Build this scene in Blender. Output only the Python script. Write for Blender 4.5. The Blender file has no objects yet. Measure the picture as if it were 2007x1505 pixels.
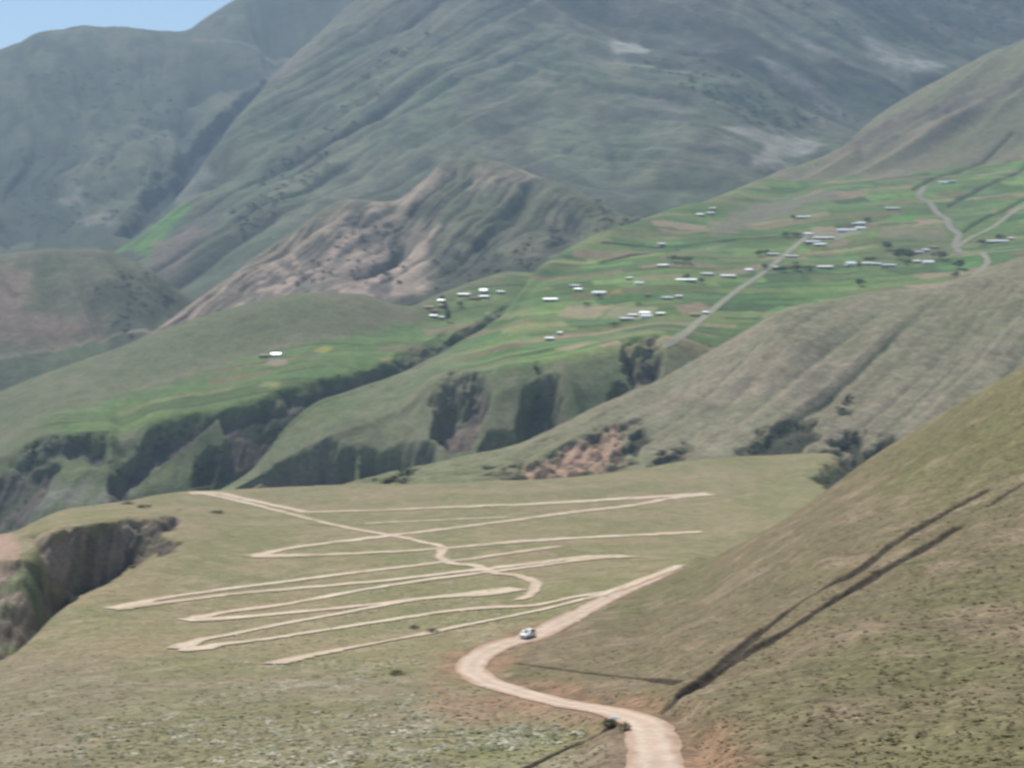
import bpy, math, random
import numpy as np
from mathutils import Vector
random.seed(7); RNG = np.random.default_rng(7)
SC = bpy.context.scene
COL = SC.collection

# ------------------------------------------------------------------ camera, sky, sun, exposure
F, CX, CY = 2757.0, 1003.5, 752.5            # focal length and centre in pixels of the 2007 x 1505 photograph
PITCH = math.atan(152.5 / F)                 # eye level lies on row 600
cam_d = bpy.data.cameras.new("camera"); cam = bpy.data.objects.new("camera", cam_d); COL.objects.link(cam)
cam_d.sensor_width = 36.0; cam_d.lens = 36.0 * F / 2007.0
cam_d.clip_start = 0.5; cam_d.clip_end = 40000
cam.rotation_euler = (math.pi / 2 - PITCH, 0, 0)
SC.camera = cam
cam_d.dof.use_dof = True                     # the photograph is soft all over: focus set much too near
cam_d.dof.focus_distance = 30.0
cam_d.dof.aperture_fstop = 0.92
cam_d.dof.aperture_ratio = 0.5

SUN_EL, SUN_AZ = math.radians(55), math.radians(-32)   # azimuth from +Y (view direction), negative = left
W = bpy.data.worlds.new("World"); SC.world = W; W.use_nodes = True
nt = W.node_tree
sky = nt.nodes.new("ShaderNodeTexSky"); sky.sky_type = 'NISHITA'; sky.sun_disc = False
sky.sun_elevation = SUN_EL; sky.sun_rotation = SUN_AZ; sky.altitude = 2500; sky.air_density = 1.0; sky.dust_density = 1.8; sky.ozone_density = 0.3
bg = nt.nodes["Background"]; bg.inputs[1].default_value = 0.095
tint_ = nt.nodes.new("ShaderNodeVectorMath"); tint_.operation = 'MULTIPLY'; tint_.inputs[1].default_value = (1.0, 1.07, .99)   # cyan cast of the day
nt.links.new(sky.outputs[0], tint_.inputs[0]); nt.links.new(tint_.outputs[0], bg.inputs[0])
sun_d = bpy.data.lights.new("sun", 'SUN'); sun = bpy.data.objects.new("sun", sun_d); COL.objects.link(sun)
sun_d.energy = 3.75; sun_d.angle = math.radians(0.53); sun_d.color = (1.0, 0.95, 0.88)
sdir = Vector((math.sin(SUN_AZ) * math.cos(SUN_EL), math.cos(SUN_AZ) * math.cos(SUN_EL), math.sin(SUN_EL)))
sun.rotation_euler = sdir.to_track_quat('Z', 'Y').to_euler(); sun.location = sdir * 3000
SC.view_settings.view_transform = 'Standard'; SC.view_settings.look = 'None'
SC.view_settings.gamma = 1; SC.view_settings.exposure = 0.74
SC.cycles.max_bounces = 4; SC.cycles.diffuse_bounces = 2; SC.cycles.volume_bounces = 0
HAZE = 0.000082

# ------------------------------------------------------------------ numeric helpers
def unproj(px, py, Y):
    px = np.asarray(px, float); py = np.asarray(py, float); Y = np.asarray(Y, float)
    b = (CY - py) / F
    dx = (px - CX) / F; dy = math.cos(PITCH) + b * math.sin(PITCH); dz = -math.sin(PITCH) + b * math.cos(PITCH)
    s = Y / dy
    return np.stack([dx * s, Y + 0 * s, dz * s], -1)
def proj(P):
    d = P[..., 1] * math.cos(PITCH) - P[..., 2] * math.sin(PITCH)
    v = P[..., 1] * math.sin(PITCH) + P[..., 2] * math.cos(PITCH)
    return CX + F * P[..., 0] / d, CY - F * v / d
def _hash(i, j, s):
    n = (i.astype(np.int64) * 374761393 + j.astype(np.int64) * 668265263 + s * 974634777) & 0xffffffff
    n = ((n ^ (n >> 13)) * 1274126177) & 0xffffffff
    n = (n ^ (n >> 16)) & 0xffffff
    return n / float(0xffffff)
def vnoise(x, y, s=0):
    i = np.floor(x); j = np.floor(y); u = x - i; v = y - j
    u = u * u * u * (u * (u * 6 - 15) + 10); v = v * v * v * (v * (v * 6 - 15) + 10)
    a = _hash(i, j, s); b = _hash(i + 1, j, s); c = _hash(i, j + 1, s); d = _hash(i + 1, j + 1, s)
    return (a * (1 - u) + b * u) * (1 - v) + (c * (1 - u) + d * u) * v
def fbm(x, y, o=4, s=0, g=0.5):
    t = 0; a = 1; n = 0
    for k in range(o):
        t = t + a * vnoise(x * 2 ** k + 17.3 * k, y * 2 ** k - 9.1 * k, s + k); n += a; a *= g
    return t / n                                                      # 0..1
def ridged(x, y, o=3, s=0):
    t = 0; a = 1; n = 0
    for k in range(o):
        t = t + a * (1 - np.abs(2 * vnoise(x * 2 ** k + 5.7 * k, y * 2 ** k + 3.3 * k, s + k) - 1)); n += a; a *= 0.5
    return t / n
def vgully(u, v, o=3, s=0, p=2.5, lac=2.1, ls=1.55):
    t = 0; a = 1; n = 0
    for k in range(o):
        w = (fbm(u * lac ** k * .7 + 3.1, v * ls ** k * 1.3 + 1.7, 2, s + 31 + k) - .5) * .4
        t = t + a * (1 - np.abs(2 * vnoise(u * lac ** k + w + 5.7 * k, v * ls ** k + 3.3 * k, s + k) - 1)) ** p; n += a; a *= .55
    return t / n
def sst(a, b, x):
    t = np.clip((x - a) / (b - a), 0, 1); return t * t * (3 - 2 * t)
def pchip(t, y, ti):
    """monotone cubic along axis 0, y may carry further axes"""
    t = np.asarray(t, float); y = np.asarray(y, float); ti = np.asarray(ti, float)
    sh = (-1,) + (1,) * (y.ndim - 1)
    h = np.diff(t).reshape(sh); d = np.diff(y, axis=0) / h
    m = np.zeros_like(y)
    m[0] = d[0]; m[-1] = d[-1]
    if len(t) > 2:
        w1 = 2 * h[1:] + h[:-1]; w2 = h[1:] + 2 * h[:-1]
        ok = d[1:] * d[:-1] > 0
        with np.errstate(divide='ignore', invalid='ignore'):
            hm = (w1 + w2) / (w1 / d[:-1] + w2 / d[1:])
        m[1:-1] = np.where(ok, hm, 0)
    tc = np.clip(ti, t[0], t[-1])
    k = np.clip(np.searchsorted(t, tc, side='right') - 1, 0, len(t) - 2)
    hk = (t[k + 1] - t[k]).reshape(sh); u = ((tc - t[k]).reshape(sh)) / hk
    return ((1 + 2 * u) * (1 - u) ** 2 * y[k] + u * (1 - u) ** 2 * hk * m[k]
            + u * u * (3 - 2 * u) * y[k + 1] + u * u * (u - 1) * hk * m[k + 1])
def poly_sd(px, py, poly):
    """signed distance, positive inside"""
    d = np.full(px.shape, 1e9); ins = np.zeros(px.shape, bool); n = len(poly)
    for i in range(n):
        ax, ay = poly[i]; bx, by = poly[(i + 1) % n]
        ex, ey = bx - ax, by - ay; L = ex * ex + ey * ey + 1e-9
        t = np.clip(((px - ax) * ex + (py - ay) * ey) / L, 0, 1)
        d = np.minimum(d, np.hypot(px - ax - t * ex, py - ay - t * ey))
        c = ((ay > py) != (by > py)) & (px < ex * (py - ay) / (ey if ey else 1e-9) + ax)
        ins ^= c
    return np.where(ins, d, -d)
def line_d(px, py, pts):
    d = np.full(px.shape, 1e9)
    for (ax, ay), (bx, by) in zip(pts[:-1], pts[1:]):
        ex, ey = bx - ax, by - ay; L = ex * ex + ey * ey + 1e-9
        t = np.clip(((px - ax) * ex + (py - ay) * ey) / L, 0, 1)
        d = np.minimum(d, np.hypot(px - ax - t * ex, py - ay - t * ey))
    return d
def mix(a, b, m):
    a = np.asarray(a, float); b = np.asarray(b, float); m = np.asarray(m)[..., None]
    return a * (1 - m) + b * m

# ------------------------------------------------------------------ materials
def new_mat(name):
    m = bpy.data.materials.new(name); m.use_nodes = True
    n = m.node_tree.nodes; p = n["Principled BSDF"]
    return m, m.node_tree, n, p
def ground_mat(name, scales, amount, bump=0.3, bump_scale=1.0, bump_dist=0.3):
    """soil and plants: the measured ground colour of each spot, broken up by noise in metres"""
    m, t, n, p = new_mat(name)
    p.inputs["Roughness"].default_value = 0.95; p.inputs["Specular IOR Level"].default_value = 0.1
    at = n.new("ShaderNodeAttribute"); at.attribute_name = "albedo"
    tc = n.new("ShaderNodeTexCoord")
    cur = at.outputs["Color"]
    for k, s in enumerate(scales):
        no = n.new("ShaderNodeTexNoise"); no.inputs["Scale"].default_value = 1.0 / s; no.inputs["Detail"].default_value = 4
        no.inputs["Roughness"].default_value = 0.6
        t.links.new(tc.outputs["Object"], no.inputs["Vector"])
        mr = n.new("ShaderNodeMapRange"); mr.inputs["From Min"].default_value = 0.3; mr.inputs["From Max"].default_value = 0.7
        mr.inputs["To Min"].default_value = 1 - amount[k]; mr.inputs["To Max"].default_value = 1 + amount[k]
        t.links.new(no.outputs["Fac"], mr.inputs["Value"])
        vm = n.new("ShaderNodeVectorMath"); vm.operation = 'SCALE'
        t.links.new(cur, vm.inputs[0]); t.links.new(mr.outputs[0], vm.inputs["Scale"]); cur = vm.outputs[0]
    t.links.new(cur, p.inputs["Base Color"])
    bn = n.new("ShaderNodeTexNoise"); bn.inputs["Scale"].default_value = 1.0 / bump_scale; bn.inputs["Detail"].default_value = 5
    t.links.new(tc.outputs["Object"], bn.inputs["Vector"])
    bp = n.new("ShaderNodeBump"); bp.inputs["Strength"].default_value = bump; bp.inputs["Distance"].default_value = bump_dist
    t.links.new(bn.outputs["Fac"], bp.inputs["Height"]); t.links.new(bp.outputs[0], p.inputs["Normal"])
    return m
def simple_mat(name, col, rough=0.8, var=0.15, scale=2.0, spec=0.3, metallic=0.0):
    m, t, n, p = new_mat(name)
    p.inputs["Roughness"].default_value = rough; p.inputs["Specular IOR Level"].default_value = spec
    p.inputs["Metallic"].default_value = metallic
    tc = n.new("ShaderNodeTexCoord"); no = n.new("ShaderNodeTexNoise"); no.inputs["Scale"].default_value = scale; no.inputs["Detail"].default_value = 4
    t.links.new(tc.outputs["Object"], no.inputs["Vector"])
    r = n.new("ShaderNodeValToRGB")
    r.color_ramp.elements[0].position = 0.3; r.color_ramp.elements[1].position = 0.7
    r.color_ramp.elements[0].color = (*[c * (1 - var) for c in col], 1); r.color_ramp.elements[1].color = (*[min(1, c * (1 + var)) for c in col], 1)
    t.links.new(no.outputs["Fac"], r.inputs[0]); t.links.new(r.outputs[0], p.inputs["Base Color"])
    return m

def leafy(m, amount):
    t = m.node_tree; p = t.nodes["Principled BSDF"]; tr = t.nodes.new("ShaderNodeBsdfTranslucent"); mx = t.nodes.new("ShaderNodeMixShader"); mx.inputs[0].default_value = amount
    src = p.inputs["Base Color"].links[0].from_socket
    t.links.new(src, tr.inputs["Color"]); t.links.new(p.outputs[0], mx.inputs[1]); t.links.new(tr.outputs[0], mx.inputs[2])
    t.links.new(mx.outputs[0], t.nodes["Material Output"].inputs["Surface"]); return m
# ------------------------------------------------------------------ terrain sheets
LAY = {}
def sheet_points(cols, rows, px0, px1, step, front, back):
    pxs = sorted(cols); K = len(cols[pxs[0]])
    PXg = np.concatenate([np.arange(px0, -60, 14.0), np.arange(max(px0, -60), min(px1, 2070), step), np.arange(max(min(px1, 2070), -60), px1 + 14, 14.0)[(0 if px1 > 2070 else 99):]])   # coarser outside the picture
    pts = []
    for k in range(K):
        py = pchip(pxs, [cols[p][k][0] for p in pxs], PXg); Y = pchip(pxs, [cols[p][k][1] for p in pxs], PXg)
        pts.append(unproj(PXg, py, Y))
    def off(P, dY, dz):
        s = (P[:, 1] + dY) / P[:, 1]
        return np.stack([P[:, 0] * s, P[:, 1] + dY, P[:, 2] + dz], -1)
    full = [off(pts[0], a, b) for a, b in front] + pts + [off(pts[-1], a, b) for a, b in back]
    K2 = np.array(full)
    seg = np.linalg.norm(np.diff(K2, axis=0), axis=2).mean(1)
    t = np.concatenate([[0], np.cumsum(seg)])
    ti = np.concatenate([np.linspace(t[i], t[i + 1], rows[i], endpoint=False) for i in range(len(t) - 1)] + [[t[-1]]])
    return pchip(t, K2, ti), ti, t
def mesh_from(name, V, Fa, colors=None, smooth=True):
    me = bpy.data.meshes.new(name)
    V = np.asarray(V, np.float32).reshape(-1, 3); Fa = np.asarray(Fa, np.int32); k = Fa.shape[1]
    me.vertices.add(len(V)); me.vertices.foreach_set("co", V.ravel())
    me.loops.add(Fa.size); me.loops.foreach_set("vertex_index", Fa.ravel())
    me.polygons.add(len(Fa)); me.polygons.foreach_set("loop_start", np.arange(0, Fa.size, k, dtype=np.int32))
    me.polygons.foreach_set("loop_total", np.full(len(Fa), k, np.int32))
    me.polygons.foreach_set("use_smooth", np.full(len(Fa), smooth, bool))
    me.update(calc_edges=True); me.validate()
    if colors is not None:
        a = me.color_attributes.new("albedo", 'FLOAT_COLOR', 'POINT')
        c = np.ones((len(V), 4), np.float32); c[:, :3] = np.clip(np.asarray(colors).reshape(-1, 3), 0.004, 0.9)
        a.data.foreach_set("color", c.ravel())
    return me
def grid_faces(R, C):
    i = np.arange(R * C).reshape(R, C)
    return np.stack([i[:-1, :-1], i[:-1, 1:], i[1:, 1:], i[1:, :-1]], -1).reshape(-1, 4)
def link(name, me, mat, parent=None):
    o = bpy.data.objects.new(name, me); COL.objects.link(o)
    if mat: me.materials.append(mat)
    if parent: o.parent = parent
    return o
def add_sheet(key, name, P, col, mat):
    R, C = P.shape[:2]
    o = link(name, mesh_from(name, P, grid_faces(R, C), col), mat); o["kind"] = "structure"
    LAY[key] = P
    return o
def hit(key, px, py):
    """first point of a sheet seen through one pixel"""
    P = LAY[key]; q = LAY.get(key + '_q')
    if q is None or q[2] is not P:
        a, b = proj(P); LAY[key + '_q'] = q = (a, b, P)
    PXm, PYm = q[0], q[1]
    base = PXm[len(PXm) // 2]
    c = np.clip(np.searchsorted(base, px) - 1, 0, P.shape[1] - 2)
    w = np.clip((px - base[c]) / (base[c + 1] - base[c]), 0, 1)
    colp = P[:, c] * (1 - w) + P[:, c + 1] * w
    y = PYm[:, c] * (1 - w) + PYm[:, c + 1] * w
    ok = (y[1:] <= py) & (y[:-1] > py) & (colp[1:, 1] > 12)
    if not ok.any(): return None
    k = int(np.argmax(ok)); u = (y[k] - py) / (y[k] - y[k + 1])
    r = colp[k] * (1 - u) + colp[k + 1] * u
    r[0] = (px - CX) / F * (r[1] * math.cos(PITCH) - r[2] * math.sin(PITCH))
    return r
def zat(key, x, y, z0):
    P = LAY[key]; z = z0
    base = (proj(P) if key + '_b' not in LAY else (LAY[key + '_b'],))[0]
    if base.ndim == 2: base = base[len(base) // 2]; LAY[key + '_b'] = base
    for _ in range(2):
        d = y * math.cos(PITCH) - z * math.sin(PITCH); px = CX + F * x / d
        c = np.clip(np.searchsorted(base, px) - 1, 0, P.shape[1] - 2)
        w = np.clip((px - base[c]) / (base[c + 1] - base[c]), 0, 1)
        colp = P[:, c] * (1 - w) + P[:, c + 1] * w
        z = float(np.interp(y, colp[:, 1], colp[:, 2]))
    return z
def smooth_path(pts, n):
    pts = np.array(pts, float); t = np.concatenate([[0], np.cumsum(np.linalg.norm(np.diff(pts, axis=0), axis=1))])
    m = np.gradient(pts, t, axis=0); ti = np.linspace(0, t[-1], n); k = np.clip(np.searchsorted(t, ti, side='right') - 1, 0, len(t) - 2)
    h = (t[k + 1] - t[k])[:, None]; u = (ti - t[k])[:, None] / h
    return ((1 + 2 * u) * (1 - u) ** 2 * pts[k] + u * (1 - u) ** 2 * h * m[k] + u * u * (3 - 2 * u) * pts[k + 1] + u * u * (u - 1) * h * m[k + 1])
def ribbon(name, key, line, width, mat, lift=0.08, across=4, n=None, ragged=0.12, seed=0, tint=None):
    """a track draped on a sheet along a line of world points"""
    line = np.array(line); n = len(line)
    tg = np.gradient(line[:, :2], axis=0); tg /= np.linalg.norm(tg, axis=1)[:, None] + 1e-9
    nm = np.stack([-tg[:, 1], tg[:, 0]], -1)
    s = np.concatenate([[0], np.cumsum(np.linalg.norm(np.diff(line[:, :2], axis=0), axis=1))])
    wd = np.broadcast_to(np.asarray(width, float), (n,))
    V = []
    for i in range(n):
        for a in range(across + 1):
            e = a / across * 2 - 1
            r = 1 + ragged * (2 * fbm(np.array(s[i] / (wd[i] * 1.2)), np.array(e * 3.0 + seed), 3, 5) - 1) * 2
            p = line[i, :2] + nm[i] * e * wd[i] / 2 * float(r)
            V.append((p[0], p[1], zat(key, p[0], p[1], line[i, 2]) + lift))
    o = link(name, mesh_from(name, V, grid_faces(n, across + 1), tint(n, across, s, np.array(V)) if tint else None), mat); o["kind"] = "structure"
    return o
def to_world(key, pix, n):
    out = []
    for x, y in smooth_path(pix, n):
        r = hit(key, x, y)
        if r is not None: out.append(r)
    return np.array(out)

# ------------------------------------------------------------------ near spur: meadow slope, gully at the left, hill at the right
A = {
-300: [(1505,150),(1440,190),(1400,230),(1370,260),(1340,300),(1500,360),(1330,452),(1150,480),(1100,560),(1060,640)],
0:    [(1505,135),(1430,175),(1370,215),(1330,250),(1295,290),(1370,335),(1300,395),(1105,480),(1075,560),(1045,640)],
130:  [(1505,132),(1400,180),(1320,240),(1250,310),(1190,385),(1250,440),(1175,512),(1035,530),(1012,640),(1000,760)],
240:  [(1505,130),(1400,178),(1300,250),(1210,345),(1130,455),(1170,495),(1120,552),(1020,570),(1000,690),(988,840)],
360:  [(1505,127),(1400,174),(1300,250),(1200,360),(1080,530),(1068,550),(1055,570),(1018,640),(992,780),(965,930)],
500:  [(1505,122),(1400,168),(1300,248),(1200,362),(1090,520),(1070,560),(1050,605),(1025,680),(992,800),(957,950)],
750:  [(1505,114),(1400,158),(1300,235),(1200,345),(1095,485),(1070,540),(1050,595),(1020,690),(990,800),(948,980)],
1000: [(1505,106),(1410,145),(1325,203),(1230,288),(1100,445),(1070,515),(1045,590),(1020,680),(985,790),(945,1010)],
1250: [(1505,100),(1400,130),(1300,190),(1200,275),(1110,425),(1075,510),(1045,600),(1015,700),(975,820),(920,1020)],
1340: [(1505,96),(1400,119),(1300,162),(1200,238),(1108,390),(1085,480),(1050,600),(1015,710),(970,830),(905,1030)],
1500: [(1505,90),(1400,110),(1300,141),(1190,195),(1040,330),(1120,440),(1035,640),(1000,740),(955,860),(893,1040)],
1620: [(1505,87),(1400,105),(1290,133),(1160,180),(962,330),(1100,440),(1010,680),(985,760),(945,870),(888,1050)],
1700: [(1505,85),(1390,104),(1260,135),(1110,192),(905,330),(1060,440),(1000,700),(985,780),(965,880),(930,1040)],
2007: [(1505,80),(1350,104),(1180,143),(980,202),(720,300),(1000,400),(1000,700),(1000,800),(990,900),(985,1040)],
2300: [(1505,76),(1300,100),(1100,140),(860,200),(560,290),(1000,400),(1000,700),(1000,800),(990,900),(985,1040)],
}
P, ti, tk = sheet_points(A, [14, 24, 80, 80, 90, 110, 40, 40, 60, 50, 60, 12, 10, 8], -1500, 3700, 2.2, [(-78, 27), (-42, 13)], [(60, -45), (190, -140), (330, -220)])
# the first two hidden rows keep the ground below the lower edge of the picture
P[:, :, 2] = np.where(P[:, :, 1] < 74, np.minimum(P[:, :, 2], -0.345 * P[:, :, 1] - 3.0), P[:, :, 2])
LAY['A'] = P
APX, APY = proj(P); X, Y, Z = P[..., 0], P[..., 1], P[..., 2]
rowt = np.repeat(ti[:, None], P.shape[1], 1)
near = rowt < tk[7] + 1e-6                        # up to the lip and the hill crest
MAIN = [(1288,1560),(1284,1500),(1278,1455),(1262,1420),(1225,1402),(1150,1386),(1080,1373),(1000,1350),(945,1330),(922,1310),(936,1289),(972,1268),(1035,1249),(1120,1209),(1200,1168),(1270,1138),(1325,1112)]
main = to_world('A', MAIN, 150)
LAY_A0 = LAY['A']
TRACKS = [  # (pixels, width in metres)
 ([(1335,1108),(1270,1134),(1185,1163),(1100,1186),(1000,1208),(900,1228),(800,1249),(700,1268),(610,1284),(535,1302)], 3.3),
 ([(1190,1160),(1130,1170),(1040,1188),(980,1190),(900,1196),(780,1213),(650,1233),(540,1250),(430,1264),(375,1272),(352,1272)], 3.2),
 ([(352,1272),(380,1258),(440,1246),(560,1222),(680,1200),(800,1178),(900,1166),(1010,1154)], 3.0),
 ([(1018,1154),(960,1162),(840,1172),(700,1188),(560,1202),(430,1213),(362,1216)], 3.6),
 ([(362,1216),(420,1204),(560,1184),(700,1158),(840,1136),(960,1121),(1060,1108),(1160,1095),(1240,1090)], 3.4),
 ([(1240,1090),(1150,1092),(1040,1105),(900,1121),(760,1137),(600,1152),(460,1164),(330,1180),(215,1193)], 3.6),
 ([(215,1193),(300,1176),(420,1158),(560,1140),(700,1122),(800,1110),(870,1102),(960,1090),(1090,1071)], 3.6),
 ([(1375,1043),(1300,1046),(1180,1052),(1040,1060),(900,1072),(760,1082),(640,1087),(495,1090)], 4.4),
 ([(495,1090),(540,1080),(660,1062),(780,1048),(900,1033),(1000,1020),(1120,1004),(1240,990),(1320,976),(1390,968)], 4.8),
 ([(1390,968),(1300,973),(1180,980),(1040,988),(900,993),(760,999),(600,1004)], 5.2),
 ([(600,1004),(540,991),(480,978),(420,966),(370,966)], 6.5),
 ([(395,966),(470,982),(580,1010),(680,1034),(770,1050),(830,1063),(868,1076),(862,1091),(880,1102),(930,1109),(965,1122),(1020,1130),(1050,1145),(1040,1165),(1020,1176)], 3.4),
 ([(715,1026),(820,1021),(910,1017),(995,1013)], 2.4),
]
TRENCH = [([(1312,1382),(1350,1348),(1400,1312),(1460,1262),(1520,1216),(1580,1172),(1640,1140)], .75, .9),
          ([(1640,1140),(1680,1118),(1730,1080),(1790,1040),(1860,1000),(1930,962)], .8, .9),
          ([(1350,1352),(1440,1292),(1540,1236),(1610,1190),(1680,1150),(1740,1112),(1800,1080),(1880,1030)], .9, 1.1),
          ([(1000,1520),(1060,1490),(1120,1462),(1170,1440),(1205,1418)], .35, .5),
          ([(1940,990),(1975,965),(2010,945)], .5, .4),
          ([(1015,1299),(1100,1311),(1200,1323),(1330,1337)], .35, .45)]
# relief: soft swells, then the road bench, the trenches, the gully wall
amp = np.clip((Y - 60) / 500, 0.08, 1.0)
dz = (fbm(X / 60, Y / 90, 3, 3) - .5) * 2.2 * amp + (fbm(X / 7, Y / 9, 4, 9) - .5) * .45 * np.clip(amp, .3, 1)
dz = dz + (fbm(X / 8, Y / 10, 4, 10) - .5) * 1.2 * sst(900, 1500, APX) * (rowt < tk[6])
def seg_near(X, Y, line, cap):
    d = np.full(X.shape, 1e9); z = np.zeros(X.shape)
    lo = line.min(0) - cap; hi = line.max(0) + cap
    m = (X > lo[0]) & (X < hi[0]) & (Y > lo[1]) & (Y < hi[1])
    x = X[m]; y = Y[m]; dd = np.full(x.shape, 1e9); zz = np.zeros(x.shape)
    for a, b in zip(line[:-1], line[1:]):
        e = b[:2] - a[:2]; L = e @ e + 1e-9
        t = np.clip(((x - a[0]) * e[0] + (y - a[1]) * e[1]) / L, 0, 1)
        q = np.hypot(x - a[0] - t * e[0], y - a[1] - t * e[1]); k = q < dd
        dd = np.where(k, q, dd); zz = np.where(k, a[2] + t * (b[2] - a[2]), zz)
    d[m] = dd; z[m] = zz
    return d, z
dmain, zmain = seg_near(X, Y, main, 25)
calm = sst(3, 14, dmain)
Zn = Z + dz * calm
bench = 1 - sst(3.1, 5.6, dmain)
Zn = Zn * (1 - bench) + zmain * bench
LAY['A'] = np.stack([X, Y, Zn], -1)
tracks = []
for pix, w in TRACKS:
    L = sum(math.dist(a, b) for a, b in zip(pix[:-1], pix[1:]))
    tracks.append((to_world('A', pix, max(24, int(L / 5))), w))
dtr = np.full(X.shape, 1e9)
for L, w in tracks: dtr = np.minimum(dtr, seg_near(X, Y, L, 12)[0] / w)
tr_w = [(to_world('A', smooth_path(p, 60), 60), w, d) for p, w, d in TRENCH]
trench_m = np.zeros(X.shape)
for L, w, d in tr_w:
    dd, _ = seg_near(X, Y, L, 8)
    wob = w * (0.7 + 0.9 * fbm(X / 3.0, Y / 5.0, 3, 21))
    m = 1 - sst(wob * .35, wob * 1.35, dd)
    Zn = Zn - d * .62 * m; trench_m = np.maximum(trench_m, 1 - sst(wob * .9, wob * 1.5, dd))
WALL1 = [(55,1050),(130,1038),(240,1020),(345,1014),(362,1022),(330,1050),(350,1085),(250,1110),(150,1180),(90,1130),(70,1080)]
WALL2 = [(-200,1110),(0,1105),(60,1112),(110,1140),(140,1175),(60,1300),(-200,1330)]
wn = (fbm(X / 8, Y / 14, 4, 31) - .5) * 58
w1 = sst(-4, 10, poly_sd(APX, APY, WALL1) + wn) * (rowt > tk[6]); w2 = sst(-4, 10, poly_sd(APX, APY, WALL2) + wn) * (rowt > tk[6])
wall = np.maximum(w1, w2)
Zn -= ridged(X / 5, Y / 90, 3, 41) * 4.5 * w1 + ridged(X / 8 + Y / 40, Y / 60, 3, 43) * 5 * w2
Zn += (fbm(X / 14, Y / 12, 4, 47) - .5) * 9 * sst(0, 1, wall)
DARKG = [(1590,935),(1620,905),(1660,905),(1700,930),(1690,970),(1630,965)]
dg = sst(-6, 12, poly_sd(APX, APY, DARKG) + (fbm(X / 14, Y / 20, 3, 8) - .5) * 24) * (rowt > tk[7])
Zn -= dg * 6
P = np.stack([X, Y, Zn], -1)
# colours of grass, soil and scrub
n1 = fbm(X / 28, Y / 40, 4, 51); n2 = fbm(X / 6, Y / 9, 4, 52); n3 = fbm(X / 90, Y / 120, 3, 53)
c = mix((.240, .196, .112), (.192, .178, .09), sst(.35, .65, n1))
c = mix(c, (.285, .235, .150), sst(.5, .75, n2) * .5)
sil = np.interp(APX, [900, 1340, 1500, 1620, 1700, 2007, 2300], [1330, 1108, 1040, 962, 905, 720, 560])
rightm = sst(-10, 25, APX - np.interp(APY, [720, 1108, 1250, 1300, 1330, 1400, 1420, 1520], [1300, 1335, 1060, 985, 975, 1150, 1320, 1360])) * near * sst(-6, 10, APY - sil + 6)
cr = mix((.162, .131, .077), (.140, .126, .065), sst(.42, .7, n1)); cr = mix(cr, (.23, .175, .115), sst(.52, .75, n2) * .7)
gpatch = sst(.5, .72, n3 + sst(1200, 1500, APY) * .12) ; cr = mix(cr, (.132, .138, .055), gpatch * .45)
c = mix(c, cr, rightm)
lowl = near * (1 - rightm) * sst(1270, 1360, APY)
cl = mix((.215, .180, .118), (.180, .166, .09), sst(.4, .7, n1)); cl = mix(cl, (.30, .26, .19), sst(.55, .75, n2) * .6)
c = mix(c, cl, lowl * .8)
c = mix(c, (.205, .165, .11), near * sst(420, 60, APX) * sst(1200, 1320, APY) * .45)
greenr = sst(1300, 1620, APX) * (~near) * sst(1080, 960, APY); c = mix(c, (.165, .185, .075), greenr * .3)
soil = (1 - sst(3.0, 7.5 + 4 * (n2 - .5), dmain + (n1 - .5) * 13 + (n2 - .5) * 5)); c = mix(c, mix((.29, .165, .105), (.15, .095, .065), sst(.35, .65, n2)), soil * .62)
bendS = sst(-25, 20, poly_sd(APX, APY, [(840,1335),(890,1350),(1000,1400),(1180,1415),(1160,1440),(1000,1425),(890,1410),(845,1380)]) + (n2 - .5) * 60) * near
c = mix(c, (.27, .17, .115), bendS * .6)
gl = sst(-20, 20, poly_sd(APX, APY, [(900,1440),(1100,1420),(1180,1430),(1060,1480),(1000,1505),(880,1505)]) + (n2 - .5) * 50) * near
c = mix(c, (.17, .18, .075), gl * .5)
c = mix(c, (.30, .24, .16), (1 - sst(.5, 1.15, dtr)) * .55 * (1 - rightm))
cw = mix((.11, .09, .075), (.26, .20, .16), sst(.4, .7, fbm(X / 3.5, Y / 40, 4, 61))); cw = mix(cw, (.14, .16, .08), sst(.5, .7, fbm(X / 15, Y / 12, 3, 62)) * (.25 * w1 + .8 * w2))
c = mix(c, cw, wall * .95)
c = mix(c, (.36, .24, .18), sst(-10, 10, poly_sd(APX, APY, [(-150,1040),(20,1042),(42,1075),(30,1100),(-150,1100)])) * (~near) * .8)
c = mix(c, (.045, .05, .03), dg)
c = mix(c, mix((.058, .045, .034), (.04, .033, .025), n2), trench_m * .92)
matA = ground_mat("dry_grass_ground", [0.55, 1.7, 6.0], [.34, .28, .16], .6, .9, .35)
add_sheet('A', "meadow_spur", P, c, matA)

# ------------------------------------------------------------------ brown ridge beyond the spur
C_ = {
500: [(1010,1000),(1005,1030),(1000,1070)], 600: [(985,1010),(978,1040),(968,1080)], 690: [(975,1040),(960,1070),(945,1110)], 860: [(960,1040),(935,1090),(905,1170)],
1000: [(950,1050),(915,1110),(872,1220)], 1180: [(945,1060),(870,1150),(792,1290)], 1290: [(940,1070),(850,1180),(745,1340)],
1400: [(935,1080),(810,1200),(682,1380)], 1550: [(930,1080),(770,1210),(602,1400)], 1650: [(960,1060),(760,1220),(583,1440)],
1830: [(960,1050),(740,1220),(558,1470)], 2007: [(960,1040),(720,1220),(505,1480)], 2350: [(960,1030),(680,1220),(430,1500)]}
P, ti, tk = sheet_points(C_, [10, 14, 110, 100, 16, 8], 450, 3200, 3, [(-320, -160), (-70, -45)], [(90, -35), (420, -170)])
X, Y, Z = P[..., 0], P[..., 1], P[..., 2]; px, py = proj(P); rt = np.repeat(ti[:, None], P.shape[1], 1)
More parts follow.
